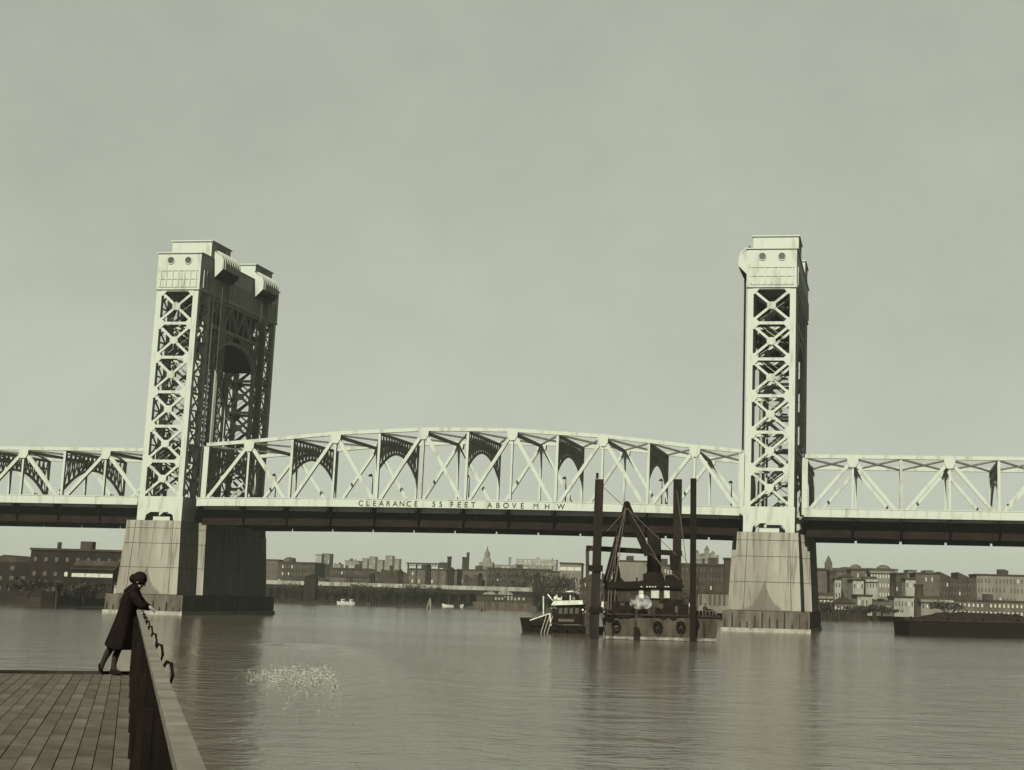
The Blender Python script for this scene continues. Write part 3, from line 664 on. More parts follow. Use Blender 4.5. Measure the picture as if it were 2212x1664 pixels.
# ------------------------------------------------------------------ people standing on the dredge (dark deck hands)
def deckhand(u, label, turn):
    p = L(u, 1334, -.02+.3); o = F.o+F.x*p.x+F.y*.35; o.z = 2.5
    me = bpy.data.meshes.new('person'); 
    vv = [(0, 0, .95), (0, 0, 1.2), (0, 0, 1.45), (0, 0, 1.53), (.02, 0, 1.68), (.2, 0, 1.4), (.26, .06, 1.12), (.2, .22, .95), (-.2, 0, 1.4), (-.27, .03, 1.12), (-.26, .12, .88), (.1, 0, .9), (.12, .03, .5), (.12, -.02, .08), (.13, .14, .03), (-.1, 0, .9), (-.13, 0, .5), (-.14, -.04, .08), (-.15, .12, .03)]
    ee = [(0, 1), (1, 2), (2, 3), (3, 4), (2, 5), (5, 6), (6, 7), (2, 8), (8, 9), (9, 10), (0, 11), (11, 12), (12, 13), (13, 14), (0, 15), (15, 16), (16, 17), (17, 18)]
    rr = [.16, .17, .16, .07, .12, .08, .06, .045, .08, .06, .045, .11, .085, .055, .045, .11, .085, .055, .045]
    me.from_pydata(vv, ee, []); ob = bpy.data.objects.new('person', me); COL.objects.link(ob)
    md = ob.modifiers.new('s', 'SKIN'); sk = me.skin_vertices[0].data
    for i, r_ in enumerate(rr): sk[i].radius = (r_, r_*.9)
    sk[0].use_root = True
    sb = ob.modifiers.new('ss', 'SUBSURF'); sb.levels = 1; sb.render_levels = 1
    dg = bpy.context.evaluated_depsgraph_get(); dg.update(); nm = bpy.data.meshes.new_from_object(ob.evaluated_get(dg)); bpy.data.objects.remove(ob)
    nm.materials.clear(); nm.materials.append(HS); nm.polygons.foreach_set('use_smooth', [True]*len(nm.polygons))
    ob = bpy.data.objects.new('person', nm); COL.objects.link(ob); ob.location = o; ob.rotation_euler = (0, 0, turn); tag(ob, label, 'person')
    MB().ball((.02, 0, 1.8), .13, 10, 7, (1, 1, .6)).build('cap', INK, ob)
deckhand(1459, 'person in dark work clothes on the dredge deck by the thin spud', .6); deckhand(1523, 'person standing alone on the bare right end of the dredge hull', -.4)

# ------------------------------------------------------------------ tug boat
O = at_z(1205, 1368.5); O.z = 0
AT = YAW-.32; F = Frame(O, AT)
tg = thing('tugboat', 'small dark tugboat with a white cabin roof moored left of the dredge', 'tugboat', O, AT)
x0, x1 = L(1112, 1366, 0).x, L(1288, 1370, 0).x; Ln = x1-x0; Bm = 3.4
sec = []; NS = 13
for i in range(NS):
    t_ = i/(NS-1); x = x0+Ln*t_
    hw = Bm/2*min(1, (math.sin(min(t_*1.9, 1)*math.pi/2))**.6)*(1 if t_ < .85 else 1-.35*((t_-.85)/.15)**2)
    hw = max(hw, .08); zt_ = 1.75 if t_ < .28 else 1.75-.75*min(1, (t_-.28)/.25)
    if t_ < .07: zt_ = 1.7
    sec.append([(x+.5*(1-t_), 1.7-hw*.75, -.6), (x, 1.7-hw, zt_), (x, 1.7+hw, zt_), (x+.5*(1-t_), 1.7+hw*.75, -.6)])
mb = MB(); 
for s_ in sec: mb.v += s_
for i in range(NS-1):
    a = i*4; b = a+4; mb.f += [(a, a+1, b+1, b)[::-1], (a+1, a+2, b+2, b+1)[::-1], (a+2, a+3, b+3, b+2)[::-1], (a+3, a, b, b+3)[::-1]]
mb.f += [(0, 1, 2, 3), tuple((NS-1)*4+i for i in (3, 2, 1, 0))]
mb.build('hull', INK, tg)
MB().tube([Vector(s_[1])+Vector((0, 0, .05)) for s_ in sec], .13, 6).build('rub_rail', TIMB, tg)
# high bulwark at the bow with a pale capping
ba, bb = L(1148, 1351, .3), L(1190, 1351, .3); ta, tb = L(1147, 1341, .3), L(1188, 1327, .3)
MB().hexa([(ba.x, .25, ba.z), (bb.x, .05, bb.z), (bb.x, .2, bb.z), (ba.x, .4, ba.z)], [(ta.x, .25, ta.z), (tb.x, .05, tb.z), (tb.x, .2, tb.z), (ta.x, .4, ta.z)]).build('bow_bulwark', INK, tg)
MB().hexa([(ba.x, 3.05, ba.z), (bb.x, 3.2, bb.z), (bb.x, 3.35, bb.z), (ba.x, 3.2, ba.z)], [(ta.x, 3.05, ta.z), (tb.x, 3.2, tb.z), (tb.x, 3.35, tb.z), (ta.x, 3.2, ta.z)]).build('bow_bulwark', INK, tg)
MB().beam((ta.x-.1, .3, ta.z+.05), (tb.x+.1, .1, tb.z+.08), .14, .3).build('bulwark_capping', WHITE, tg)
q = L(1190, 1352, .02); MB().beam((tb.x+.1, .02, tb.z+.1), (q.x+.02, .02, q.z), .16, .16).build('bulwark_capping', WHITE, tg)
for du in (0, 7, 14):
    pts = [L(1176+du+4-k*3.2, 1331+k*10, -.06-.02*k) for k in range(5)]
    MB().tube(pts, .06, 5).build('rope_fender', mat('pale_rope', (.14, .13, .105)), tg)
def dbox2(u0, v0, u1, v1, y0, y1, name, m, par=None): 
    a, b = L(u0, v1, y0), L(u1, v0, y0); return MB().box((a.x, y0, a.z), (b.x, y1, b.z)).build(name, m, par or tg)
dbox2(1201, 1306, 1256, 1348, .7, 2.7, 'cabin', INK)
MB().hexa([L(1190, 1308, .4), L(1260, 1306, .4), L(1260, 1306, 3.0), L(1190, 1308, 3.0)], [L(1196, 1298, .4), L(1258, 1297, .4), L(1258, 1297, 3.0), L(1196, 1298, 3.0)]).build('cabin_roof', WHITE, tg)
for u in (1207, 1218, 1230, 1242): 
    w_ = dbox2(u, 1314, u+8, 1326, .62, .68, 'window', GLAS)
dbox2(1206, 1338, 1240, 1343, .58, .69, 'name_board', mat('dim_board', (.06, .056, .046), (.03, .027, .022), 4))
for (u, v0, v1, ww, m_) in ((1174, 1328, 1288, .16, WHITE), (1232, 1297, 1281, .14, WHITE), (1203, 1298, 1284, .12, WHITE), (1213, 1298, 1289, .1, WHITE)):
    a, b = L(u, v0, 1.7), L(u, v1, 1.7); MB().tube([a, b], ww/2+.02, 6).build('post', m_, tg)
c = L(1232, 1279, 1.7); MB().ball(c, .55, 14, 6, (1, 1, .28)).build('ventilator_cap', WHITE, tg)
a, b = L(1183, 1284, 1.7), L(1194, 1298, 1.7); MB().tube([a, b], .09, 6).build('searchlight_arm', WHITE, tg)
MB().ball(L(1201, 1293, 1.2), .35, 10, 7).build('canvas_bundle', WHITE, tg); MB().ball(L(1208, 1295, 1.2), .25, 10, 7, (1.6, 1, .8)).build('canvas_bundle', WHITE, tg)
MB().tube([L(1247, 1297, 1.7), L(1247, 1284, 1.7)], [.3, .26], 12).build('funnel', INK, tg)
dbox2(1256, 1330, 1284, 1352, .6, 2.4, 'after_deckhouse', INK)
dbox2(1192, 1322, 1202, 1346, 1.0, 2.4, 'companionway', INK)
for (u, v, r) in ((1262, 1326, .4), (1274, 1327, .5), (1282, 1344, .45), (1196, 1318, .3)): MB().ball(L(u, v, 1.4), r, 8, 6, (1.3, 1, .8)).build('rope_coil', HULLG, tg)
for (u, v) in ((1266, 1322), (1259, 1318), (1252, 1312)): MB().ball(L(u, v, 1.0), .16, 8, 6).build('lantern', WHITE, tg)
for u0, v0, u1, v1 in ((1174, 1290, 1203, 1297), (1232, 1283, 1290, 1336), (1174, 1290, 1146, 1342)): MB().tube([L(u0, v0, 1.7), L(u1, v1, 1.2)], .035, 5).build('stay_wire', ROPE, tg)
for u in (1264, 1272, 1280): MB().tube([L(u, 1356, .6), L(u, 1330, .6)], .05, 5).build('rail_post', ROPE, tg)
for (u, v) in ((1140, 1360), (1158, 1362), (1200, 1364), (1226, 1365), (1254, 1365)):
    p = L(u, v, -.1); mb = MB(); pts = [(p.x+.36*math.cos(2*math.pi*k/12), -.2, p.z+.36*math.sin(2*math.pi*k/12)) for k in range(13)]
    mb.tube(pts, .12, 6, False); mb.build('tyre_fender', INK, tg)
O = at_z(1270, 1366); O.z = 0
deckman = None

# ------------------------------------------------------------------ dark hull at the right edge
O = at_z(1963, 1374); O.z = 0; F = Frame(O, .35)
bg_ = thing('moored_barge', 'black moored barge with a dark heap of cargo at the right edge', 'barge', O, .35)
MB().hexa([(.2, 0, -1), (26, 0, -1), (26, 7, -1), (.2, 7, -1)], [(0, 0, 2.4), (26.4, 0, 2.4), (26.4, 7, 2.4), (0, 7, 2.4)]).build('hull', INK, bg_)
MB().box((-.1, -.12, 2.41), (26.5, .15, 2.6)).build('rub_rail', TIMB, bg_)
for x in (.6, 7, 13, 19, 25): MB().tube([(x, .5, 2.41), (x, .5, 3.1)], .18, 8).build('bollard', INK, bg_)
hp = MB(); nx_, ny_ = 26, 8
for j in range(ny_+1):
    for i in range(nx_+1):
        a, b = i/nx_, j/ny_; h = 1.5*min(1, a*4)*min(1, (1-a)*5)*math.sin(math.pi*b)**.7+random.uniform(-.12, .12)*(0 < b < 1)
        hp.v.append((.8+24*a, .6+5.8*b, 2.42+max(0, h)))
for j in range(ny_):
    for i in range(nx_): k = j*(nx_+1)+i; hp.f.append((k, k+1, k+nx_+2, k+nx_+1))
hp.build('cargo_heap', mat('dusty_cargo', (.018, .015, .012), (.009, .007, .006), 1.3), bg_)

# ------------------------------------------------------------------ far bank
BM = {}
def bmat(k):
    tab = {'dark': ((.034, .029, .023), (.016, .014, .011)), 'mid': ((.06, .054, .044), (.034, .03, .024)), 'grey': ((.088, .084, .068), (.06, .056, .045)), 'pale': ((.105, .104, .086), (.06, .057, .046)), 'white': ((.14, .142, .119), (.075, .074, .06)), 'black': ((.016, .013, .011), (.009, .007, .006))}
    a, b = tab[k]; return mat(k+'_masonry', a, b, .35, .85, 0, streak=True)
WINM = {}
def unit_window():
    if 'w' not in WINM:
        o = MB().box((-.5, -.09, 0), (.5, 0, 1)).build('window', GLAS); WINM['w'] = o.data; bpy.data.objects.remove(o)
        o = MB().box((-.5, -.09, 0), (.5, 0, 1)).build('window', PANE); WINM['p'] = o.data; bpy.data.objects.remove(o)
    return WINM
def house(name, label, cat, u0, u1, vt, D, kind='mid', depth=14, rows=3, cols=6, roof='flat', win='w', turn=0.0, vb=None, group=None, ws=(.36, .42), fl=3.4, rk='dark', wd=None):
    um = (u0+u1)/2; c = at_d(um, 1290, D); c.z = 1.6
    W = (u1-u0)/FP*D; zt_ = at_d(um, vt, D).z; 
    if vb: c.z = at_d(um, vb, D).z
    H = zt_-c.z; a = YAW+turn
    t = thing(name, label, cat, c, a, group)
    rh = 0
    if roof == 'gable': rh = min(H*.35, W*.28); 
    if roof == 'sawtooth': rh = H*.18
    Hw = H-rh
    MB().box((-W/2, 0, 0), (W/2, depth, Hw)).build('wall', bmat(kind), t)
    if roof == 'flat':
        MB().box((-W/2-.25, -.3, Hw+.003), (W/2+.25, depth+.3, Hw+.5)).build('cornice', bmat(rk), t)
        if W > 9:
            x = random.uniform(-W*.3, W*.3); MB().box((x-1.4, 3, Hw+.5), (x+1.4, 6, Hw+2.4)).build('roof_house', bmat(rk), t)
            x = random.uniform(-W*.45, W*.45); MB().box((x-.4, 1, Hw+.5), (x+.4, 1.8, Hw+2.0)).build('chimney', bmat('dark'), t)
    elif roof == 'gable':
        MB().prism([(-W/2-.3, -.3, Hw+.003), (W/2+.3, -.3, Hw+.003), (0, -.3, Hw+rh)], (0, depth+.6, 0)).build('roof', bmat(rk), t)
    elif roof == 'ridge':
        MB().prism([(-W/2-.3, -.4, Hw-.9), (-W/2-.3, depth+.4, Hw-.9), (-W/2-.3, depth/2, Hw+1.2)], (W+.6, 0, 0)).build('roof', bmat(rk), t)
    elif roof == 'sawtooth':
        n = max(2, int(W/6)); 
        for i in range(n):
            xa = -W/2+W*i/n; xb = -W/2+W*(i+1)/n; MB().prism([(xa+.02, 0, Hw+.003), (xb-.02, 0, Hw+.003), (xa+.02, 0, Hw+rh)], (0, depth, 0)).build('roof_bay', bmat(rk), t)
    U = unit_window()
    if rows and cols:
        cw = W/cols; rhh = min(fl, Hw/(rows+.3))
        for r in range(rows):
            for q in range(cols):
                if random.random() < .06: continue
                o = bpy.data.objects.new('window', U['p' if (win == 'p' or random.random() < .12) else 'w']); COL.objects.link(o); o.parent = t
                o.location = (-W/2+cw*(q+.5), -.01, Hw-rhh*(r+1)+rhh*.22); o.scale = (cw*ws[0], 1, rhh*ws[1])
    return t
H = house
# left headland, behind the left pier
H('river_warehouse', 'long black warehouse on the left shore, beside the left pier', 'warehouse', 60, 262, 1190, 372, 'black', 26, 2, 9, 'flat', turn=.06, ws=(.3, .3))
H('river_warehouse', 'black warehouse at the far left edge under the approach span', 'warehouse', -190, 58, 1196, 380, 'black', 24, 3, 10, 'sawtooth')
H('loading_shed', 'black loading shed with a pale band of windows before the left warehouse', 'shed', 150, 240, 1222, 360, 'black', 7, 1, 3, 'ridge', win='p', ws=(.96, .25))
H('pier_hut', 'small pale hut on the left shore, just left of the leaning person', 'hut', 244, 258, 1258, 352, 'pale', 3, 1, 2, 'gable')
H('pier_hut', 'dark hut on the left shore near the picture edge', 'hut', 96, 120, 1252, 352, 'dark', 4, 1, 2, 'gable')
# centre row behind the viaduct
D0 = 760
H('factory', 'dark factory block whose right end abuts the left pier, water tank on its roof', 'factory', 597, 676, 1216, D0, 'dark', 26, 3, 12, 'flat')
H('apartment_block', 'dark narrow block between the left pier and the factory', 'building', 560, 597, 1210, D0+30, 'mid', 16, 4, 5, 'flat')
H('tower_block', 'slim pale chimney-like tower standing left of the grey block', 'building', 676, 689, 1199, 1150, 'white', 10, 0, 0, 'flat')
H('tower_block', 'tall grey block just right of the slim pale tower', 'building', 690, 707, 1197, 1180, 'grey', 14, 7, 4, 'flat')
H('row_building', 'long dark row building below the hazy far blocks', 'building', 700, 790, 1229, D0, 'dark', 18, 2, 14, 'flat')
H('far_block', 'pale far block standing alone over the dark row building', 'building', 741, 771, 1212, 1450, 'pale', 18, 5, 6, 'flat')
for i, (a, b, v) in enumerate(((778, 789, 1207), (793, 806, 1203), (812, 822, 1210), (828, 843, 1201), (848, 858, 1208), (716, 732, 1219))):
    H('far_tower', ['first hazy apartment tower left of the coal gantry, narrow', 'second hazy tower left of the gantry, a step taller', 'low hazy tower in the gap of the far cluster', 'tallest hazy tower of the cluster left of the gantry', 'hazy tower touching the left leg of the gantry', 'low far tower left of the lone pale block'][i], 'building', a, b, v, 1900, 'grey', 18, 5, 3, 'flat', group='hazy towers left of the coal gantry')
H('row_building', 'dark row building behind the left foot of the coal gantry', 'building', 790, 878, 1230, D0-20, 'dark', 18, 2, 14, 'sawtooth')
H('factory', 'low dark works under the coal gantry with small pale panes', 'factory', 878, 985, 1231, D0-40, 'mid', 20, 2, 15, 'flat')
H('row_building', 'dark block between the twin chimneys and the domed tower', 'building', 985, 1050, 1232, D0, 'mid', 20, 3, 9, 'flat')
H('row_building', 'long dark block below and right of the domed tower', 'building', 1050, 1184, 1230, D0-10, 'dark', 22, 3, 20, 'flat')
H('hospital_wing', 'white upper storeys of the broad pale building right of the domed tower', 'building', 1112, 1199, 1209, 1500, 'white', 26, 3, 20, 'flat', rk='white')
H('hospital_wing', 'lower pale wing standing in front of the broad white building', 'building', 1066, 1190, 1222, 1350, 'pale', 20, 2, 24, 'flat', rk='pale')
H('market_hall', 'grey hall with a dark flat roof and one bright window band, left of the dredge', 'building', 1207, 1254, 1218, 620, 'grey', 20, 1, 3, 'flat', win='p', ws=(.9, .4))
H('row_building', 'mid grey terrace between the pale wing and the market hall', 'building', 1180, 1210, 1236, 640, 'mid', 18, 3, 6, 'flat')
H('store_house', 'store house seen through the gallows of the dredge', 'building', 1252, 1300, 1240, 560, 'dark', 18, 3, 6, 'gable')
H('store_house', 'wide grey building behind the A-frame of the dredge', 'building', 1336, 1400, 1213, 640, 'grey', 26, 0, 0, 'flat')
H('store_house', 'dark store between the A-frame legs, low on the bank', 'building', 1298, 1345, 1238, 520, 'dark', 20, 3, 6, 'sawtooth')
H('store_house', 'pale-windowed building between the funnel and the right spuds', 'building', 1395, 1470, 1222, 520, 'mid', 22, 3, 12, 'flat', win='p')
H('big_warehouse', 'dark six-storey warehouse with bright upper windows, left of the right pier', 'warehouse', 1471, 1577, 1221, 470, 'dark', 26, 5, 14, 'flat')
H('stair_tower', 'dark roof tower on the right end of the six-storey warehouse', 'building', 1564, 1578, 1208, 465, 'dark', 6, 0, 0, 'flat')
H('arcade_shed', 'pale arcaded shed with dark openings at the foot of the warehouse', 'shed', 1508, 1580, 1282, 430, 'grey', 10, 1, 7, 'flat', ws=(.62, .8), fl=5)
# right of the right pier: terraces, one above another
rowspec = [
 ('terrace', 1740, 1792, 1232, 560, 'mid', 4, 8, 'flat', 'brown terrace just right of the right pier, small pale panes', 'w'),
 ('terrace', 1792, 1806, 1236, 552, 'dark', 4, 3, 'flat', 'thin dark house under the church spire', 'w'),
 ('terrace', 1803, 1817, 1252, 548, 'white', 2, 2, 'flat', 'tall narrow white gable wall below the spire', 'w'),
 ('terrace', 1818, 1842, 1240, 556, 'mid', 4, 5, 'gable', 'gabled grey house right of the narrow white wall', 'w'),
 ('terrace', 1842, 1866, 1254, 540, 'white', 1, 3, 'flat', 'left half of the broad white facades on the right bank', 'w'),
 ('terrace', 1870, 1897, 1252, 542, 'white', 1, 4, 'ridge', 'right half of the broad white facades on the right bank', 'w'),
 ('terrace', 1838, 1880, 1232, 600, 'mid', 3, 7, 'flat', 'dark block behind the broad white facades', 'w'),
 ('terrace', 1880, 1935, 1234, 590, 'grey', 4, 9, 'ridge', 'long ridge-roofed block with a pale cornice, below the round tank', 'p'),
 ('terrace', 1935, 1957, 1240, 560, 'dark', 4, 4, 'flat', 'dark tenement left of the bright oblong wall', 'w'),
 ('terrace', 1956, 1978, 1252, 552, 'white', 1, 3, 'flat', 'bright oblong wall near the right edge', 'w'),
 ('terrace', 1978, 2030, 1240, 560, 'mid', 4, 8, 'flat', 'grey tenement at the right edge above the black barge', 'w'),
 ('terrace', 2030, 2110, 1236, 570, 'dark', 4, 12, 'sawtooth', 'dark saw-roofed works beyond the black barge', 'w'),
 ('terrace', 2110, 2235, 1244, 575, 'grey', 4, 16, 'flat', 'grey long block at the far right', 'w'),
 ('wharf_shed', 1748, 1800, 1288, 505, 'grey', 1, 7, 'ridge', 'low shed with a row of bright doors next to the right pier', 'p'),
 ('wharf_shed', 1802, 1850, 1290, 500, 'mid', 1, 7, 'gable', 'gabled wharf shed with bright doors, second from the right pier', 'p'),
 ('wharf_shed', 1852, 1884, 1288, 496, 'white', 1, 4, 'flat', 'white wharf office between two sheds', 'w'),
 ('wharf_shed', 1884, 1930, 1294, 500, 'mid', 1, 8, 'sawtooth', 'saw-roofed wharf shed right of the white office', 'p'),
 ('wharf_shed', 1932, 1974, 1291, 492, 'white', 1, 6, 'flat', 'long white wharf shed left of the dark stack', 'w'),
 ('wharf_shed', 1990, 2060, 1296, 498, 'pale', 1, 8, 'ridge', 'pale shed behind the black barge', 'w'),
 ('wharf_shed', 2060, 2230, 1300, 500, 'mid', 2, 18, 'flat', 'flat grey depot beyond the right edge sheds', 'p')]
for nm, a, b, v, D, kd, rr_, cc_, rf, lab, wn in rowspec:
    H(nm, lab, 'building' if nm == 'terrace' else 'shed', a, b, v, D, kd, 14, rr_, cc_, rf, wn)
for i, (a, b, v) in enumerate(((1738, 1760, 1226), (1762, 1785, 1229), (1822, 1834, 1227), (1858, 1872, 1229), (1890, 1904, 1230), (1925, 1940, 1231), (1962, 1980, 1233), (2000, 2016, 1234))):
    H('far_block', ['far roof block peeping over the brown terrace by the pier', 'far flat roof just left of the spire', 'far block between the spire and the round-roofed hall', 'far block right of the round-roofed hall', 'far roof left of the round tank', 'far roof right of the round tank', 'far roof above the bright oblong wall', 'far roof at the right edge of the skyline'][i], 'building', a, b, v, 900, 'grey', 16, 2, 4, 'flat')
# extra hidden infill so that the bank is continuous
for i, (a, b, v, D) in enumerate(((610, 700, 1243, 690), (703, 742, 1246, 700), (742, 796, 1243, 690), (800, 868, 1244, 690), (1000, 1040, 1242, 680), (1100, 1170, 1246, 660), (1576, 1600, 1240, 480), (1735, 1760, 1262, 520))):
    H('yard_building', ['low yard building under the factory, above the pale parapet', 'yard building below the tall grey block', 'yard building under the lone pale block', 'yard building left of the gantry, above the parapet', 'yard building under the twin chimneys', 'yard building under the white hospital wing', 'yard building hidden half behind the right pier, left side', 'yard building tucked against the right pier, right side'][i], 'building', a, b, v, D, 'mid' if i % 2 else 'dark', 12, 1, 9, ['sawtooth', 'flat', 'ridge', 'gable'][i % 4], 'p' if i % 3 == 0 else 'w')

# gothic building with four pinnacles behind the warehouse
def gothic():
    D = 1250; um = 1523; c = at_d(um, 1290, D); c.z = 1.6; t = thing('gothic_building', 'grey many-pinnacled building rising behind the dark warehouse and thin spud', 'building', c, YAW)
    X = lambda u: (u-um)/FP*D
    Z = lambda v: at_d(um, v, D).z-1.6
    MB().box((X(1499), 0, 0), (X(1549), 30, Z(1202))).build('wall', bmat('grey'), t)
    MB().prism([(X(1506), 4, Z(1202)+.01), (X(1540), 4, Z(1202)+.01), (X(1536), 4, Z(1195)), (X(1512), 4, Z(1195))], (0, 20, 0)).build('roof', bmat('mid'), t)
    for u, v, w_ in ((1504, 1187, 4.2), (1525, 1177, 5.6), (1538, 1189, 5), (1548, 1197, 4)):
        x = X(u); r = w_/2*.7; zb_ = Z(1202); zt_ = Z(v); mb = MB()
        mb.box((x-r, 1, 0), (x+r, 1+2*r, zb_+(zt_-zb_)*.55)); o = mb.build('turret', bmat('grey'), t)
        MB().tube([(x, 1+r, zb_+(zt_-zb_)*.55+.01), (x, 1+r, zt_)], [r*1.2, .1], 8).build('spire', bmat('mid'), o)
    for r_ in range(4):
        for q in range(11): inst_ = bpy.data.objects.new('window', WINM['w']); COL.objects.link(inst_); inst_.parent = t; inst_.location = (X(1501)+q*(X(1547)-X(1501))/10.5+.6, -.01, Z(1204)-3-r_*3.8); inst_.scale = (.9, 1, 2)
gothic()
def domed():
    D = 1500; um = 1046; c = at_d(um, 1290, D); c.z = 1.6; t = thing('domed_tower', 'hazy stepped tower with a round lantern and needle top, right of the twin chimneys', 'tower', c, YAW)
    X = lambda u: (u-um)/FP*D
    Z = lambda v: at_d(um, v, D).z-1.6
    MB().box((X(1023), 0, 0), (X(1067), 26, Z(1223))).build('base', bmat('mid'), t)
    MB().box((X(1031), 3, Z(1223)+.01), (X(1060), 22, Z(1214))).build('step', bmat('grey'), t)
    MB().tube([(0, 10, Z(1214)+.01), (0, 10, Z(1208)), (0, 10, Z(1204)), (0, 10, Z(1202))], [X(1056), X(1055), X(1053), X(1049)], 16).build('drum', bmat('grey'), t)
    MB().tube([(0, 10, Z(1202)+.01), (0, 10, Z(1192)), (0, 10, Z(1190))], [X(1052.5), X(1052), X(1049)], 14).build('lantern', bmat('grey'), t)
    MB().tube([(0, 10, Z(1190)+.01), (0, 10, Z(1187)), (0, 10, Z(1179))], [X(1050), .9, .25], 10).build('needle', bmat('mid'), t)
    for i in range(6):
        MB().box((X(1026)+i*3.2, -.2, Z(1236)), (X(1026)+i*3.2+1.4, -.01, Z(1228))).build('window', GLAS, t)
domed()
def chimney(u, v, D, r, label, m='dark', vb=1240):
    c = at_d(u, 1290, D); c.z = 1.6; zt_ = at_d(u, v, D).z-1.6
    t = thing('chimney', label, 'chimney', c, 0, 'factory chimneys on the far bank')
    MB().tube([(0, 0, 0), (0, 0, zt_*.96)], [r*1.25, r], 12).build('shaft', bmat(m), t); MB().tube([(0, 0, zt_*.96+.01), (0, 0, zt_)], [r*1.2, r*1.2], 12).build('cap', bmat(m), t)
chimney(999.5, 1203, 800, 1.1, 'left and thicker of the twin chimneys beside the domed tower')
chimney(1007, 1193, 840, .75, 'right and slimmer of the twin chimneys beside the domed tower')
chimney(967, 1202, 700, .95, 'short chimney at the right end of the coal gantry')
chimney(842, 1222, 720, .8, 'low chimney left of the coal gantry')
chimney(957, 1220, 760, .6, 'thin stack under the coal gantry beam')
chimney(703, 1219, 760, .9, 'stack against the tall grey block')
chimney(1985, 1262, 505, 1.3, 'thick dark stack right of the long white wharf shed')
chimney(1928, 1259, 505, .9, 'dark stack left of the long white wharf shed')
chimney(1098, 1203, 1400, 1.0, 'hazy chimney left of the white hospital wing', 'grey')
# church spire and round roofed hall, tank
def church():
    D = 800; um = 1790; c = at_d(um, 1290, D); c.z = 1.6; t = thing('church', 'church with a thin spire on the skyline right of the right pier', 'church', c, YAW)
    Z = lambda v: at_d(um, v, D).z-1.6
    MB().box((-1.8, 0, 0), (1.8, 3.6, Z(1216))).build('tower', bmat('mid'), t); MB().tube([(0, 1.8, Z(1216)+.01), (0, 1.8, Z(1199))], [2.0, .08], 8).build('spire', bmat('mid'), t)
    MB().box((1.9, 0, 0), (16, 9, Z(1234))).build('nave', bmat('mid'), t); MB().prism([(1.9, -.3, Z(1234)+.01), (1.9, 9.3, Z(1234)+.01), (1.9, 4.5, Z(1226))], (14, 0, 0)).build('roof', bmat('dark'), t)
church()
def dome(u, v, D, r, label, name='round_hall', cat='building'):
    c = at_d(u, 1290, D); c.z = 1.6; zt_ = at_d(u, v, D).z-1.6; t = thing(name, label, cat, c, 0)
    MB().tube([(0, 0, 0), (0, 0, zt_-r*.7)], [r, r], 18).build('wall', bmat('mid'), t); MB().tube([(0, 0, zt_-r*.7+.01)]+[(0, 0, zt_-r*.7+r*.7*math.sin(a)) for a in (.4, .8, 1.2, 1.5)], [r*1.02]+[r*math.cos(a) for a in (.4, .8, 1.2, 1.5)], 18).build('dome', bmat('mid'), t)
dome(1848, 1219, 850, 3.2, 'small domed hall on the skyline above the white facades')
dome(1908, 1220, 850, 4.2, 'round dark tank on the skyline at the right', 'water_tank', 'tank')
dome(620, 1203, 800, 3.4, 'round water tank above the dark factory right of the left pier', 'water_tank', 'tank')
# coal gantry
def gantry():
    D = 690; um = 920; c = at_d(um, 1290, D); c.z = 1.6; t = thing('coal_gantry', 'long dark coal gantry on trestle legs behind the viaduct', 'gantry', c, YAW)
    X = lambda u: (u-um)/FP*D
    Z = lambda v: at_d(um, v, D).z-1.6
    MB().box((X(874), 0, Z(1219)), (X(967), 2.4, Z(1216))).build('beam', bmat('dark'), t)
    MB().box((X(874), 0, Z(1223)), (X(967), .3, Z(1222))).build('lower_chord', bmat('dark'), t)
    for u in range(876, 967, 6): MB().beam((X(u), .15, Z(1222)), (X(u+3), .15, Z(1219)), .3, .3).build('lattice', bmat('dark'), t)
    for u in (878, 896, 922, 944, 962):
        for s_ in (-2, 2): MB().beam((X(u+s_), 0, 0), (X(u), 1, Z(1219)), .6, .5).build('leg', bmat('dark'), t)
    MB().box((X(946), -1.5, Z(1226)), (X(966), 4, Z(1214))).build('hoist_house', bmat('dark'), t)
gantry()
def coal_tower(u0, u1, v, D, label):
    um = (u0+u1)/2; c = at_d(um, 1290, D); c.z = 1.6; W = (u1-u0)/FP*D; zt_ = at_d(um, v, D).z-1.6
    t = thing('hoist_tower', label, 'tower', c, YAW, 'dark hoist towers at the far quay')
    MB().box((-W/2, 0, 0), (W/2, W, zt_-1.2)).build('shaft', bmat('black'), t); MB().prism([(-W/2-.2, -.2, zt_-1.2), (W/2+.2, -.2, zt_-1.2), (W*.1, -.2, zt_)], (0, W+.4, 0)).build('roof', bmat('black'), t)
    for s_ in (-1, 1): MB().box((s_*W*.3-.12, -.15, .5), (s_*W*.3+.12, -.01, zt_-2)).build('rib', bmat('dark'), t)
coal_tower(916, 927, 1217, 600, 'tallest dark hoist tower, in the middle of the gantry')
coal_tower(967, 978, 1225, 600, 'dark hoist tower at the right end of the gantry')
coal_tower(856, 866, 1229, 610, 'dark hoist tower left of the gantry')
coal_tower(795, 806, 1238, 610, 'low dark hoist tower behind the pale post by the water')
coal_tower(655, 680, 1240, 590, 'broad dark hoist tower under the slim pale tower')
coal_tower(1030, 1040, 1237, 600, 'dark hoist tower left of the moored ferry barge')
coal_tower(1150, 1166, 1236, 560, 'dark hoist tower above the right end of the moored ferry barge')
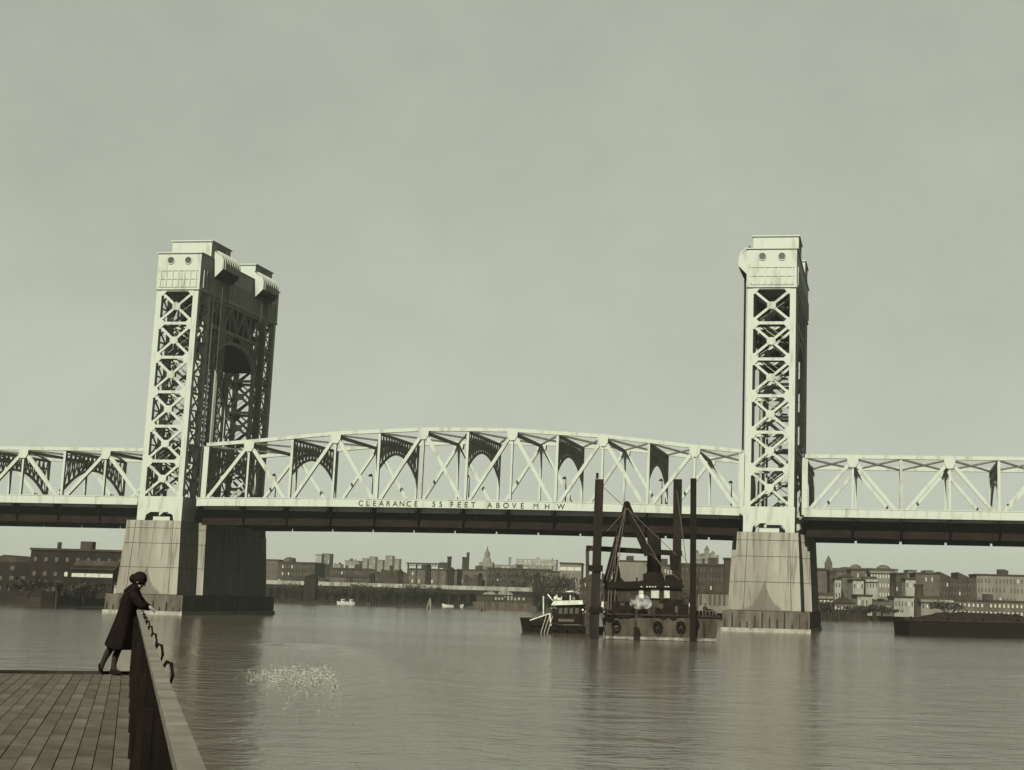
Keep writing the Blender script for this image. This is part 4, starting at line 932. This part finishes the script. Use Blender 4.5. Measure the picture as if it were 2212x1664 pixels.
# viaduct: pale parapet on a dark trestle
def viaduct():
    a, b = at_d(560, 1270, 640), at_d(1225, 1282, 560); d = (b-a); n = 34; ang = math.atan2(d.y, d.x); Ln_ = math.hypot(d.x, d.y)
    t = thing('viaduct', 'long low viaduct with a bright parapet along the far quay', 'viaduct', (a.x, a.y, 1.6), ang)
    z0 = at_d(600, 1263, 640).z-1.6; z1 = at_d(600, 1254.5, 640).z-1.6
    for i in range(n):
        xa = Ln_*i/n; xb = Ln_*(i+1)/n; k = 1-.12*i/n; za, zb_ = z0*k+.1, z1*k+.1
        MB().box((xa+.08, -.2, za), (xb-.08, .1, zb_)).build('parapet_panel', bmat('white'), t)
        MB().box((xa-.4, 0, 0), (xa+.4, 1.2, za-1.5)).build('column', bmat('black'), t)
        MB().box((xa, -.05, za-1.5), (xb, 6, za-.02)).build('girder', bmat('black'), t)
    MB().box((0, 3, 0), (Ln_, 3.4, z0*.86)).build('back_wall', bmat('black'), t)
viaduct()
# quay trestle and piles near the water
random.seed(3)
def piles(label, u0, v0, u1, v1, n, h, m=TIMB):
    a, b = at_z(u0, v0), at_z(u1, v1); t = thing('timber_quay', label, 'quay', (a.x, a.y, 0), 0)
    for i in range(n):
        p = (b-a)*(i/(n-1)); hh = h+random.uniform(-.5, .9)
        MB().tube([(p.x, p.y, -2), (p.x, p.y, hh)], .32, 7).build('pile', m, t)
    MB().beam((0, .4, h-.6), (b.x-a.x, b.y-a.y+.4, h-.6), .5, .4, (0, 1, 0)).build('waling', m, t)
    nn = Vector((-(b-a).y, (b-a).x, 0)).normalized(); q_ = b-a
    MB().prism([(nn.x*.6, nn.y*.6, -2), (q_.x+nn.x*.6, q_.y+nn.y*.6, -2), (q_.x+nn.x*.6, q_.y+nn.y*.6, h+.5), (nn.x*.6, nn.y*.6, h+.5)], nn*3).build('bulkhead', INK, t)
piles('dark piled quay front right of the left pier', 588, 1299.5, 790, 1304.5, 40, 3.2)
piles('dark piled quay front below the coal gantry', 800, 1306, 1010, 1310, 40, 3.2)
piles('piled quay front left of the right pier', 1505, 1334, 1600, 1339, 30, 2.8)
piles('piled quay front right of the right pier', 1765, 1340, 1965, 1342.5, 44, 2.8)
piles('piled quay front at the left shore', 120, 1309, 262, 1309, 26, 2.6)
# moored ferry barge with the bright marks
O = at_z(1022, 1315); O.z = 0; bdir = at_z(1172, 1320)-at_z(1022, 1315); AA = YAW-.02; F = Frame(O, AA)
fb = thing('moored_ferry', 'dark flat-sided moored ferry with a row of bright openings, below the white hospital wing', 'ferry', O, AA)
q0, q1 = L(1022, 1316, 0), L(1172, 1318, 0); zt_ = L(1100, 1287, 0).z
MB().hexa([(0, 0, -1), (q1.x, 0, -1), (q1.x, 12, -1), (0, 12, -1)], [(-.3, 0, zt_*.5), (q1.x+.3, 0, zt_*.5), (q1.x+.3, 12, zt_*.5), (-.3, 12, zt_*.5)]).build('hull', HULLG, fb)
MB().box((1, .5, zt_*.5), (q1.x-1, 11.5, zt_)).build('superstructure', HS, fb)
MB().box((.6, .2, zt_+.01), (q1.x-.6, 11.8, zt_+.25)).build('roof', bmat('dark'), fb)
for (u, v0, v1, w_) in ((1071, 1290, 1295, 4), (1078, 1290, 1295, 4), (1085, 1290, 1295, 4), (1091, 1287, 1290, 3), (1098, 1280, 1296, 4), (1105.5, 1282, 1296, 4), (1113, 1291, 1296, 4), (1121, 1290, 1295.5, 4.5), (1131, 1290, 1296, 5)):
    a, b = L(u-w_/2, v1+1, .4), L(u+w_/2, v0+1, .4); MB().box((a.x, .38, a.z), (b.x, .47, b.z)).build('bright_opening', bmat('white'), fb)
for (u0, u1, v) in ((1043, 1072, 1280), (1074, 1108, 1276)):
    a, b = L(u0, 1288, 5), L(u1, v, 5); n_ = 12; mb = MB(); pts = [(a.x, 4, zt_+.26)]+[(a.x+(b.x-a.x)*i/n_, 4, zt_+.3+(b.z-zt_)*math.sin(math.pi*i/n_)**.6*random.uniform(.8, 1)) for i in range(1, n_)]+[(b.x, 4, zt_+.26)]
    mb.prism(pts, (0, 4, 0)); mb.build('canvas_cover', bmat('pale'), fb)
# white launch, row of small craft, pale posts
def launch(u, v, Lm, label, cabin=True):
    O_ = at_z(u, v); O_.z = 0; t = thing('launch', label, 'boat', O_, YAW, 'small pale craft along the far quay'); n_ = 9; mb = MB()
    for i in range(n_):
        s_ = i/(n_-1); hw = .9*math.sin(math.pi*min(1, s_*.55+.45))**.5 if s_ < .9 else .5; hw = .9*(1-abs(2*s_-1)**2.4)+.08; x = -Lm/2+Lm*s_; zt__ = .8+.5*abs(2*s_-1)**2
        mb.v += [(x*.9, -hw*.6, -.2), (x, -hw, zt__), (x, hw, zt__), (x*.9, hw*.6, -.2)]
    for i in range(n_-1):
        a = i*4; b = a+4; mb.f += [(a, b, b+1, a+1), (a+1, b+1, b+2, a+2), (a+2, b+2, b+3, a+3), (a+3, b+3, b, a)]
    mb.f += [(0, 1, 2, 3), tuple(4*(n_-1)+k for k in (3, 2, 1, 0))]
    mb.build('hull', WHITE, t)
    if cabin:
        MB().box((-Lm*.1, -.6, .82), (Lm*.25, .6, 2.0)).build('cabin', WHITE, t); MB().box((-Lm*.14, -.7, 2.01), (Lm*.29, .7, 2.12)).build('cabin_roof', bmat('pale'), t)
        for x in (-.02, .1, .2): MB().box((Lm*x, -.66, 1.3), (Lm*x+.5, -.61, 1.75)).build('window', GLAS, t)
launch(978, 1312, 8.5, 'white open launch moored between the hoist tower and the ferry', False)
launch(739, 1306, 4.2, 'left one of two white cabin launches near the low hoist tower')
launch(757, 1306.5, 3.4, 'right one of two white cabin launches near the low hoist tower')
def buoy(u, v, vt, label, m=WHITE):
    O_ = at_z(u, v); O_.z = 0; F_ = Frame(O_, 0); h = F_.loc(u, vt, 0).z; t = thing('dolphin', label, 'mooring dolphin', O_, 0, 'pale mooring dolphins along the far quay')
    for k in range(4):
        a = math.pi/2*k+.6; MB().tube([(1.2*math.cos(a), 1.2*math.sin(a), -1), (.15*math.cos(a), .15*math.sin(a), h*.86)], .28, 7).build('pile', m, t)
    MB().ball((0, 0, h*.93), .42, 8, 6).build('cap', m, t)
buoy(928, 1316, 1294, 'pale pointed dolphin at the foot of the tallest hoist tower', bmat('grey'))
buoy(797, 1307, 1282, 'pale mooring dolphin below the low hoist tower', bmat('grey'))
buoy(252, 1306, 1278, 'dark dolphin by the left shore, next to the person', TIMB)
buoy(1043, 1320, 1300, 'short dolphin at the bow of the moored ferry', bmat('mid'))
buoy(1810, 1343, 1318, 'dark dolphin on the right bank near the right pier', TIMB)
# sand heap right of the left pier
O_ = at_z(612, 1297); sh_ = MB(); k = 16; c_ = Vector((O_.x, O_.y+8, 1.6)); rings = [(7.5, 0), (5.5, 1.4), (3.2, 3.0), (1.3, 4.3), (.3, 4.7)]
for r_, z_ in rings:
    for i in range(k): a = 2*math.pi*i/k; q = random.uniform(.88, 1.1); sh_.v.append((r_*q*math.cos(a), r_*q*.8*math.sin(a), z_+random.uniform(-.1, .1)*(z_ > 0)))
for j in range(len(rings)-1):
    for i in range(k): sh_.f.append((j*k+i, j*k+(i+1) % k, (j+1)*k+(i+1) % k, (j+1)*k+i))
o = sh_.build('sand_heap', bmat('grey')); o.location = c_; tag(o, 'pale heap of sand on the far quay just right of the left pier', 'sand heap')

# trees on the far bank: trunk, limbs and a crown of small leaf faces
LEAF = mat('dull_foliage', (.03, .027, .021), (.012, .0105, .0085), .5, .9); BARK = mat('bark', (.022, .018, .014))
def tree(u, D, vt, spread, label, seed):
    rnd = random.Random(seed); c = at_d(u, 1290, D); c.z = 1.5; h = at_d(u, vt, D).z-1.5
    t = thing('tree', label, 'tree', c, rnd.random()*6, 'bare-looking trees along the far bank')
    MB().tube([(0, 0, 0), (.1, 0, h*.3), (0, .1, h*.62)], [.34, .26, .14], 7).build('trunk', BARK, t)
    lm = MB(); cl = MB(); tips = []
    for i in range(9):
        a = rnd.random()*6.28; z = h*rnd.uniform(.28, .6); L_ = spread*rnd.uniform(.5, 1); e = Vector((L_*math.cos(a), L_*math.sin(a), min(h*.95, z+h*rnd.uniform(.15, .38)))); lm.tube([(0, 0, z), e*.5+Vector((0, 0, z*.45)), e], [.12, .08, .03], 5); tips.append(e)
    o = lm.build('limbs', BARK, t); o['kind'] = 'stuff'
    for e in tips+[Vector((0, 0, h*.85))]:
        for _ in range(70):
            p = e+Vector((rnd.gauss(0, spread*.26), rnd.gauss(0, spread*.26), rnd.gauss(0, h*.085))); s_ = rnd.uniform(.18, .42)
            a, b = Vector((rnd.uniform(-1, 1), rnd.uniform(-1, 1), rnd.uniform(-1, 1))).normalized()*s_, Vector((rnd.uniform(-1, 1), rnd.uniform(-1, 1), rnd.uniform(-1, 1))).normalized()*s_
            if p.z < h*.2: continue
            cl.add([p-a, p+b, p+a, p-b], [(0, 1, 2, 3)])
    o = cl.build('crown', LEAF, t); o['kind'] = 'stuff'
tl = [(640, 600, 1262, 5, 'first tree right of the sand heap'), (700, 610, 1268, 4.5, 'low tree below the tall grey block'), (772, 600, 1264, 5, 'tree right of the two cabin launches'), (820, 600, 1266, 5, 'tree right of the pale mooring dolphin'), (884, 590, 1262, 5.5, 'wide tree at the left foot of the gantry'), (944, 590, 1266, 4.5, 'tree between the two dark hoist towers'), (1006, 590, 1270, 4.5, 'tree under the twin chimneys'), (1182, 560, 1262, 5, 'tree left of the tug behind the ferry'), (1215, 540, 1240, 6, 'tall tree beside the market hall'), (1200, 545, 1246, 5, 'second tall tree left of the market hall'), (1098, 620, 1234, 6, 'round tree above the pale canvas of the ferry'), (1130, 620, 1232, 6, 'dark tree before the white hospital wing'), (1745+30, 500, 1300, 4, 'small tree on the quay right of the right pier'), (1862, 480, 1310, 4.5, 'tree low on the right bank under the white office'), (1905, 480, 1308, 4.5, 'tree on the right bank below the saw-roofed shed'), (2040, 480, 1300, 5, 'tree behind the right-edge barge'), (60, 345, 1250, 4, 'tree on the left shore before the black warehouse'), (180, 345, 1262, 3.5, 'smaller tree on the left shore'), (1540, 440, 1300, 4, 'tree beside the arcaded shed'), (1475, 460, 1276, 5, 'tree behind the dredge at the foot of the warehouse')]
for i, (u, D, v, sp_, lab) in enumerate(tl): tree(u, D, v, sp_, lab, 50+i)
# ridge of far hills closing the horizon
hb = MB(); n_ = 120; rnd = random.Random(4)
for i in range(n_+1):
    x = -5200+i*88; z = 30+10*math.sin(i*.21)+8*math.sin(i*.067+1)+rnd.uniform(-2, 2)
    hb.v += [(x, 3600, 0), (x, 3800, z*.62), (x, 4200, z), (x, 4700, 0)]
for i in range(n_):
    a = i*4; b = a+4; hb.f += [(a, b, b+1, a+1), (a+1, b+1, b+2, a+2), (a+2, b+2, b+3, a+3)]
tag(hb.build('hills', SOIL, None, True), 'low far ridge on the horizon', None, None, 'structure')

# ------------------------------------------------------------------ the deck the picture is taken from
ZD = 3.09
r1 = at_d(295, 1318, 25); r0 = at_d(334, 1462, 6.2); dv = (r1-r0); dv.z = 0; dv.normalize()
AD = math.atan2(-dv.x, dv.y); O = Vector((r1.x, r1.y, ZD)); FD = Frame(O, AD)
RH = r1.z-ZD
bt = thing('excursion_boat', 'planked foredeck and dark bulwark of the boat that carries the leaning person', 'boat', O, AD)
DECK = mat('scrubbed_deck_plank', (.075, .068, .055), (.028, .024, .019), 1.1, .8, .3, contrast=(.3, .7), detail=9)
_n = DECK.node_tree.nodes; _l = DECK.node_tree.links; _oi = _n.new('ShaderNodeObjectInfo'); _mr = _n.new('ShaderNodeMapRange'); _mr.inputs[3].default_value = .8; _mr.inputs[4].default_value = 1.12; _l.new(_oi.outputs['Random'], _mr.inputs[0])
_mx = _n.new('ShaderNodeVectorMath'); _mx.operation = 'SCALE'; _bs = _n['Principled BSDF']; _l.new(_bs.inputs['Base Color'].links[0].from_socket, _mx.inputs[0]); _l.new(_mr.outputs[0], _mx.inputs['Scale']); _l.new(_mx.outputs[0], _bs.inputs['Base Color'])
MB().box((-9.4, -27.2, -4.4), (.05, .55, -.08)).build('hull', INK, bt)
mb = MB()
MB().box((.004, -27, -.079), (.05, .0, RH-.03)).build('bulwark', INK, bt)
for i in range(9): MB().box((-.03, -.3-i*2.5, -.02), (.003, -.24-i*2.5, RH-.1)).build('bulwark_stay', INK, bt)
CAPM = mat('weathered_cap_rail', (.095, .09, .074), (.06, .056, .046), 3.0, .75)
for i in range(8):
    y = -i*3.4; MB().box((.0, y-3.39, RH-.028), (.056, y, RH)).build('cap_rail', CAPM, bt)
for i in range(8):
    y = -1.6-i*2.45; pts = [(.05, y, RH-.03), (.075, y, RH+.012), (.095, y-.03, RH+.004), (.105, y-.05, RH-.05), (.095, y-.03, RH-.1), (.06, y, RH-.11)]
    MB().tube(pts, .0095, 8).build('rail_hook', INK, bt)
pw = .145; plank = MB().box((-pw/2+.004, -3.0, -.075), (pw/2-.004, 3.0, 0)).build('deck_plank', DECK, bt); pm_ = plank.data; first = True
rnd = random.Random(5)
for i in range(62):
    x = -.0-pw*(i+.5); off = (i % 3)*2.0
    for k in range(5):
        y0 = .45-off-k*6.01 if k else .45
        y1 = .45-off-(k+1)*6.01+6.01*0
        ya = .45-off-(k)*6.01 if (k or not off) else .45
        a = .45 if k == 0 else .45-off-(k-1)*6.01-(0 if off else 6.01)
        b = .45-off-k*6.01 if off else .45-(k+1)*6.01
        if a-b < .05: continue
        o = plank if first else bpy.data.objects.new('deck_plank', pm_)
        if not first: COL.objects.link(o); o.parent = bt
        first = False
        o.location = (x, (a+b)/2, rnd.uniform(-.003, .003)); o.scale = (1, (a-b-.01)/6, 1)
MB().box((-9.2, .46, -.079), (-.0, .56, .05)).build('deck_nosing', TIMB, bt)
MB().tube([(-.9, -.1, .0), (-.9, -.1, .34)], .09, 12).tube([(-.9, -.1, .33), (-.9, -.1, .39)], .13, 12).build('bollard', INK, bt) if False else None

# ------------------------------------------------------------------ the person leaning over the rail
O = at_d(250, 1459, 24.9); O.z = ZD+.004
FPn = Frame(O, YAW)
def pj(u, v, y=0.0): return FPn.loc(u, v, y)
SKIN = mat('fair_skin', (.17, .15, .12), rough=.6); COAT = mat('dark_wool_coat', (.0085, .0068, .0058), (.005, .004, .0035), 8, .95); HAIR = mat('dark_hair', (.011, .009, .0075), (.006, .005, .004), 20, .8)
STOCK = mat('grey_stocking', (.02, .017, .014)); 
def skin_mesh(name, V, E, Rr, m, root=0, levels=2):
    me = bpy.data.meshes.new(name); me.from_pydata([tuple(v) for v in V], E, []); ob = bpy.data.objects.new(name, me); COL.objects.link(ob)
    md = ob.modifiers.new('s', 'SKIN'); md.use_smooth_shade = True; sk = me.skin_vertices[0].data
    for i, r_ in enumerate(Rr): sk[i].radius = (r_, r_) if not isinstance(r_, tuple) else r_
    sk[root].use_root = True; sb = ob.modifiers.new('ss', 'SUBSURF'); sb.levels = levels; sb.render_levels = levels
    dg = bpy.context.evaluated_depsgraph_get(); dg.update(); nm = bpy.data.meshes.new_from_object(ob.evaluated_get(dg)); bpy.data.objects.remove(ob)
    nm.materials.clear()
    for q in (m if isinstance(m, list) else [m]): nm.materials.append(q)
    nm.polygons.foreach_set('use_smooth', [True]*len(nm.polygons))
    o = bpy.data.objects.new(name, nm); COL.objects.link(o); return o
V = []; E = []; RR = []
def nv(p, r, par=None):
    V.append(Vector(p)); RR.append(r)
    if par is not None: E.append((par, len(V)-1))
    return len(V)-1
pel = nv(pj(266, 1343), .13); sp1 = nv(pj(273, 1318), .12, pel); che = nv(pj(281, 1293), .135, sp1); nb = nv(pj(290, 1276), .07, che); nk = nv(pj(295, 1269), .05, nb)
hd0 = nv(pj(300, 1262), .075, nk); hd1 = nv(pj(303, 1256), .098, hd0); hd2 = nv(pj(301, 1248.5), .075, hd1)
jaw = nv(pj(307.5, 1266), .045, hd0)
def finger(base, d, ln, side, r=.0088):
    a = nv(base, r, None); p = V[a]; k = a
    for q in range(3):
        d = (d+Vector((0, 0, -.34))).normalized(); p = p+d*ln*(.42, .33, .25)[q]; k = nv(p, r*(.95-.12*q), k)
    return a
for sg, el, wr in ((-1, (306, 1309), (319, 1312.5)), (1, (311, 1307), (324, 1313.5))):
    sh = nv(pj(286, 1281, sg*.15), .068, che); e = nv(pj(el[0], el[1], sg*.17), .044, sh); w2 = nv(pj(wr[0], wr[1], sg*.10), .028, e)
    dirn = (V[w2]-V[e]).normalized(); palm = nv(V[w2]+dirn*.055, .034, w2)
    for k in range(4):
        off = Vector((0, (k-1.5)*.021, 0)); b = nv(V[palm]+dirn*.02+off, .0095, palm); p = V[b]; d = dirn.copy(); kk = b; ln = (.062, .072, .068, .052)[k]
        for q in range(3): d = (d+Vector((0, 0, -.4))).normalized(); p = p+d*ln*(.45, .32, .23)[q]; kk = nv(p, (.0088, .008, .0068)[q], kk)
    tb_ = nv(V[w2]+dirn*.03+Vector((0, -sg*.035, -.005)), .0115, w2); tb2 = nv(V[tb_]+dirn*.03+Vector((0, -sg*.012, -.012)), .0098, tb_); nv(V[tb2]+dirn*.024+Vector((0, 0, -.01)), .0085, tb2)
legs = []
for y, kn, an, he, to in ((-.09, (257, 1399), (243.5, 1446), (240, 1454), (258, 1456)), (.09, (240, 1400), (222, 1433), (214, 1437), (216.5, 1452))):
    h = nv(pj(263, 1349, y), .1, pel); k = nv(pj(*kn, y*1.1), .062, h); mcalf = nv((Vector(pj(*kn, y*1.1))*.6+Vector(pj(*an, y*1.1))*.4)+Vector((-.015, 0, 0)), .058, k); a = nv(pj(*an, y*1.1), .036, mcalf); f = nv(pj((an[0]*.5+to[0]*.5), (an[1]*.45+to[1]*.55), y*1.1), .036, a); nv(pj(*to, y*1.1), .028, f); nv(pj(*he, y*1.1), .028, a)
per = skin_mesh('person', V, E, RR, [SKIN], pel)
per.location = O; per.rotation_euler = (0, 0, YAW); per.name = 'person'
tag(per, 'person in a long dark coat leaning forward over the rail, one foot kicked back', 'person')
per.data.materials.append(STOCK); per.data.materials.append(COAT)
for p in per.data.polygons:
    if p.center.z < .75: p.material_index = 1
    elif p.center.z < pj(296, 1269.5).z and p.center.x < pj(314, 1310).x: p.material_index = 2
def child(o): o.parent = per; return o
hc = pj(302, 1255)
# face: nose, eyes, ears; looking right and down
fx = Vector((.82, 0, -.5)).normalized(); fz = Vector((.5, 0, .82))
MB().ball(hc+fx*.108-fz*.012, .017, 8, 6).build('nose', SKIN, per, True)
for sg in (-1, 1):
    MB().ball(hc+fx*.088+Vector((0, sg*.033, 0))+fz*.012, .011, 8, 6).build('eye', GLAS, per, True)
    MB().ball(hc+Vector((-.005, sg*.098, -.01)), .027, 8, 6, (.7, .35, 1)).build('ear', SKIN, per, True)
MB().tube([hc+fx*.086+Vector((0, -.022, 0))-fz*.05, hc+fx*.092-fz*.052, hc+fx*.086+Vector((0, .022, 0))-fz*.05], .006, 6).build('mouth', mat('lips', (.09, .06, .05)), per)
hr = MB(); hr.ball(hc-fx*.02+fz*.022, .119, 16, 12, (1, 1.0, .98)); o = hr.build('hair', HAIR, per, True)
rnd = random.Random(9)
for v in o.data.vertices:
    v.co += (v.co-hc).normalized()*rnd.uniform(-.006, .008)
MB().ball(pj(282.5, 1278.5), .105, 12, 9, (1, 1.5, .8)).build('coat_yoke', COAT, per, True)
MB().ball(pj(296, 1266), .072, 12, 9, (1, 1.1, 1)).build('hair_nape', HAIR, per, True)
MB().ball(hc-fx*.1-fz*.02, .075, 12, 9, (1, 1.2, 1)).build('hair_roll', HAIR, per, True)
# coat: body, sleeves, collar
rings = [((284, 1271.5), (300, 1274), .105), ((273.5, 1278), (304, 1283), .2), ((266.5, 1285), (305, 1291), .235), ((262, 1300), (300, 1304), .215), ((258, 1318), (294, 1321), .2), ((248, 1344), (291, 1347), .225), ((236.5, 1373), (289, 1379), .27), ((228.5, 1392), (286, 1405), .30)]
cm_ = MB(); NR = 28
for ri, (a, b, dp) in enumerate(rings):
    A, B = pj(*a), pj(*b); c = (A+B)/2; hx = (B-A)/2
    for j in range(NR):
        t_ = 2*math.pi*j/NR; fold = 1+(.075*math.sin(t_*7+ri*.4)*max(0, ri-3)/4+.02*math.sin(t_*13+ri))
        drop = -.07*math.sin(t_)*0-(.05*(1-abs(math.cos(t_))) if ri == len(rings)-1 else 0)
        cm_.v.append(tuple(c+hx*math.cos(t_)*fold+Vector((0, dp*math.sin(t_)*fold, drop))))
for i in range(len(rings)-1):
    for j in range(NR): cm_.f.append((i*NR+j, (i+1)*NR+j, (i+1)*NR+(j+1) % NR, i*NR+(j+1) % NR))
ct = cm_.build('coat', COAT, per, True); sm = ct.modifiers.new('t', 'SOLIDIFY'); sm.thickness = .012; sbm = ct.modifiers.new('s', 'SUBSURF'); sbm.levels = 1; sbm.render_levels = 1
for sg, el, wr in ((-1, (306, 1309), (318, 1312.5)), (1, (311, 1307), (323, 1313.5))):
    a, b, c = pj(283, 1283, sg*.15), pj(el[0], el[1], sg*.17), pj(wr[0], wr[1], sg*.105)
    MB().tube([a, a.lerp(b, .5)+Vector((0, 0, .01)), b.lerp(a, .12), b, b.lerp(c, .2), b.lerp(c, .92)], [.092, .082, .07, .068, .062, .05], 14).build('sleeve', COAT, ct, True)
MB().tube([pj(286, 1276), pj(292, 1270), pj(296, 1266)], [.1, .088, .078], 14).build('collar', COAT, ct, True)
for y, an, he, to in ((-.1, (243.5, 1447), (239, 1456.5), (262, 1457)), (.1, (222, 1434), (211.5, 1438), (216.5, 1455))):
    a, h_, t_ = pj(*an, y), pj(*he, y), pj(*to, y)
    so_ = skin_mesh('shoe', [a, a.lerp(h_, .6), a.lerp(t_, .5), t_, h_], [(0, 1), (1, 4), (1, 2), (2, 3)], [.045, .042, .047, .036, .034], INK, 1, 2); so_.parent = per

# ------------------------------------------------------------------ swell and foam of our own bow wave
WAT = bpy.data.materials['river_water']
def crest(pts, wid, hgt, n, m_, zoff=.004):
    cl = [at_z(*p) for p in pts]; out_ = []
    for i in range(n+1):
        t_ = i/n*(len(cl)-1); k = min(int(t_), len(cl)-2); f = t_-k
        p0, p1, p2, p3 = cl[max(k-1, 0)], cl[k], cl[k+1], cl[min(k+2, len(cl)-1)]
        out_.append(.5*((2*p1)+(-p0+p2)*f+(2*p0-5*p1+4*p2-p3)*f*f+(-p0+3*p1-3*p2+p3)*f**3))
    mb = MB(); rw = 22; rnd = random.Random(2)
    for i, p in enumerate(out_):
        d = (out_[min(i+1, n)]-out_[max(i-1, 0)]); d.z = 0; d.normalize(); nrm = Vector((-d.y, d.x, 0)); env = math.sin(math.pi*i/n)**.8
        for j in range(rw+1):
            s_ = (j/rw*2-1); z = hgt*env*(math.cos(s_*math.pi)+1)/2; q = p+nrm*s_*wid*(.4+.6*env); mb.v.append((q.x, q.y, z+zoff))
    for i in range(n):
        for j in range(rw): a = i*(rw+1)+j; mb.f.append((a, a+1, a+rw+2, a+rw+1))
    return mb
o = crest([(520, 1392), (640, 1394), (740, 1402), (810, 1422), (855, 1452), (890, 1500), (930, 1580), (980, 1700)], 4.2, .38, 110, WAT).build('swell', WAT, None, True); tag(o, 'smooth swell curling out from the boat', None, None, 'stuff')
FOAM = mat('foam', (.225, .23, .198), (.16, .165, .14), 3.0, .95)
fm = MB(); rnd = random.Random(12)
def fleck(u, v, s_):
    p = at_z(u, v, .02); k = rnd.choice((5, 6, 7)); a0 = rnd.random()*6.3; e = rnd.uniform(.25, .6); vs2 = []
    for i in range(k):
        a = a0+2*math.pi*i/k; r = s_*rnd.uniform(.5, 1.1); vs2.append((p.x+r*math.cos(a)*2.0, p.y+r*math.sin(a)*e*2.6, .012+rnd.uniform(0, .02)))
    vs2.append((p.x, p.y, .015+s_*.08)); fm.add(vs2, [(i, (i+1) % k, k) for i in range(k)])
for (ua, va, ub, vb, n, sp_, amp) in ((600, 1436, 690, 1440, 300, 4, 6), (545, 1448, 775, 1453, 2000, 7, 6), (520, 1458, 830, 1465, 3600, 9, 5), (540, 1470, 830, 1480, 1600, 12, 6), (560, 1490, 870, 1510, 900, 18, 8), (620, 1530, 900, 1570, 500, 26, 9), (690, 1440, 760, 1462, 260, 4, 3)):
    ph = rnd.random()*6
    for i in range(n):
        t_ = rnd.random(); u = ua+(ub-ua)*t_; v = va+(vb-va)*t_+amp*math.sin(t_*23+ph)*.5+amp*.5*math.sin(t_*57+ph*3)+rnd.gauss(0, sp_*.35)
        if math.sin(t_*31+ph*2)+.7*math.sin(t_*77+ph)+rnd.gauss(0, .3) > .75: continue
        if rnd.random() > math.exp(-((v-1452)/48)**2)*math.exp(-((u-665)/105)**4)+.06: continue
        fleck(u+rnd.gauss(0, 14), v+rnd.gauss(0, 4), .012+.05*rnd.random()**3)
tag(fm.build('wake_foam', FOAM), 'broken white foam of the boat wake on the water', None, None, 'stuff')
# ------------------------------------------------------------------ air
hm = bpy.data.materials.new('haze'); hm.use_nodes = True; n = hm.node_tree.nodes; n.remove(n['Principled BSDF']); v = n.new('ShaderNodeVolumePrincipled')
v.inputs['Color'].default_value = (.80, .84, .72, 1); v.inputs['Density'].default_value = 0.00014; v.inputs['Anisotropy'].default_value = .55
hm.node_tree.links.new(v.outputs[0], n['Material Output'].inputs['Volume'])
tag(MB().box((-6500, -1700, -4.5), (6500, 9500, 75)).build('haze', hm), 'thin summer haze over the river and the city', None, None, 'stuff')
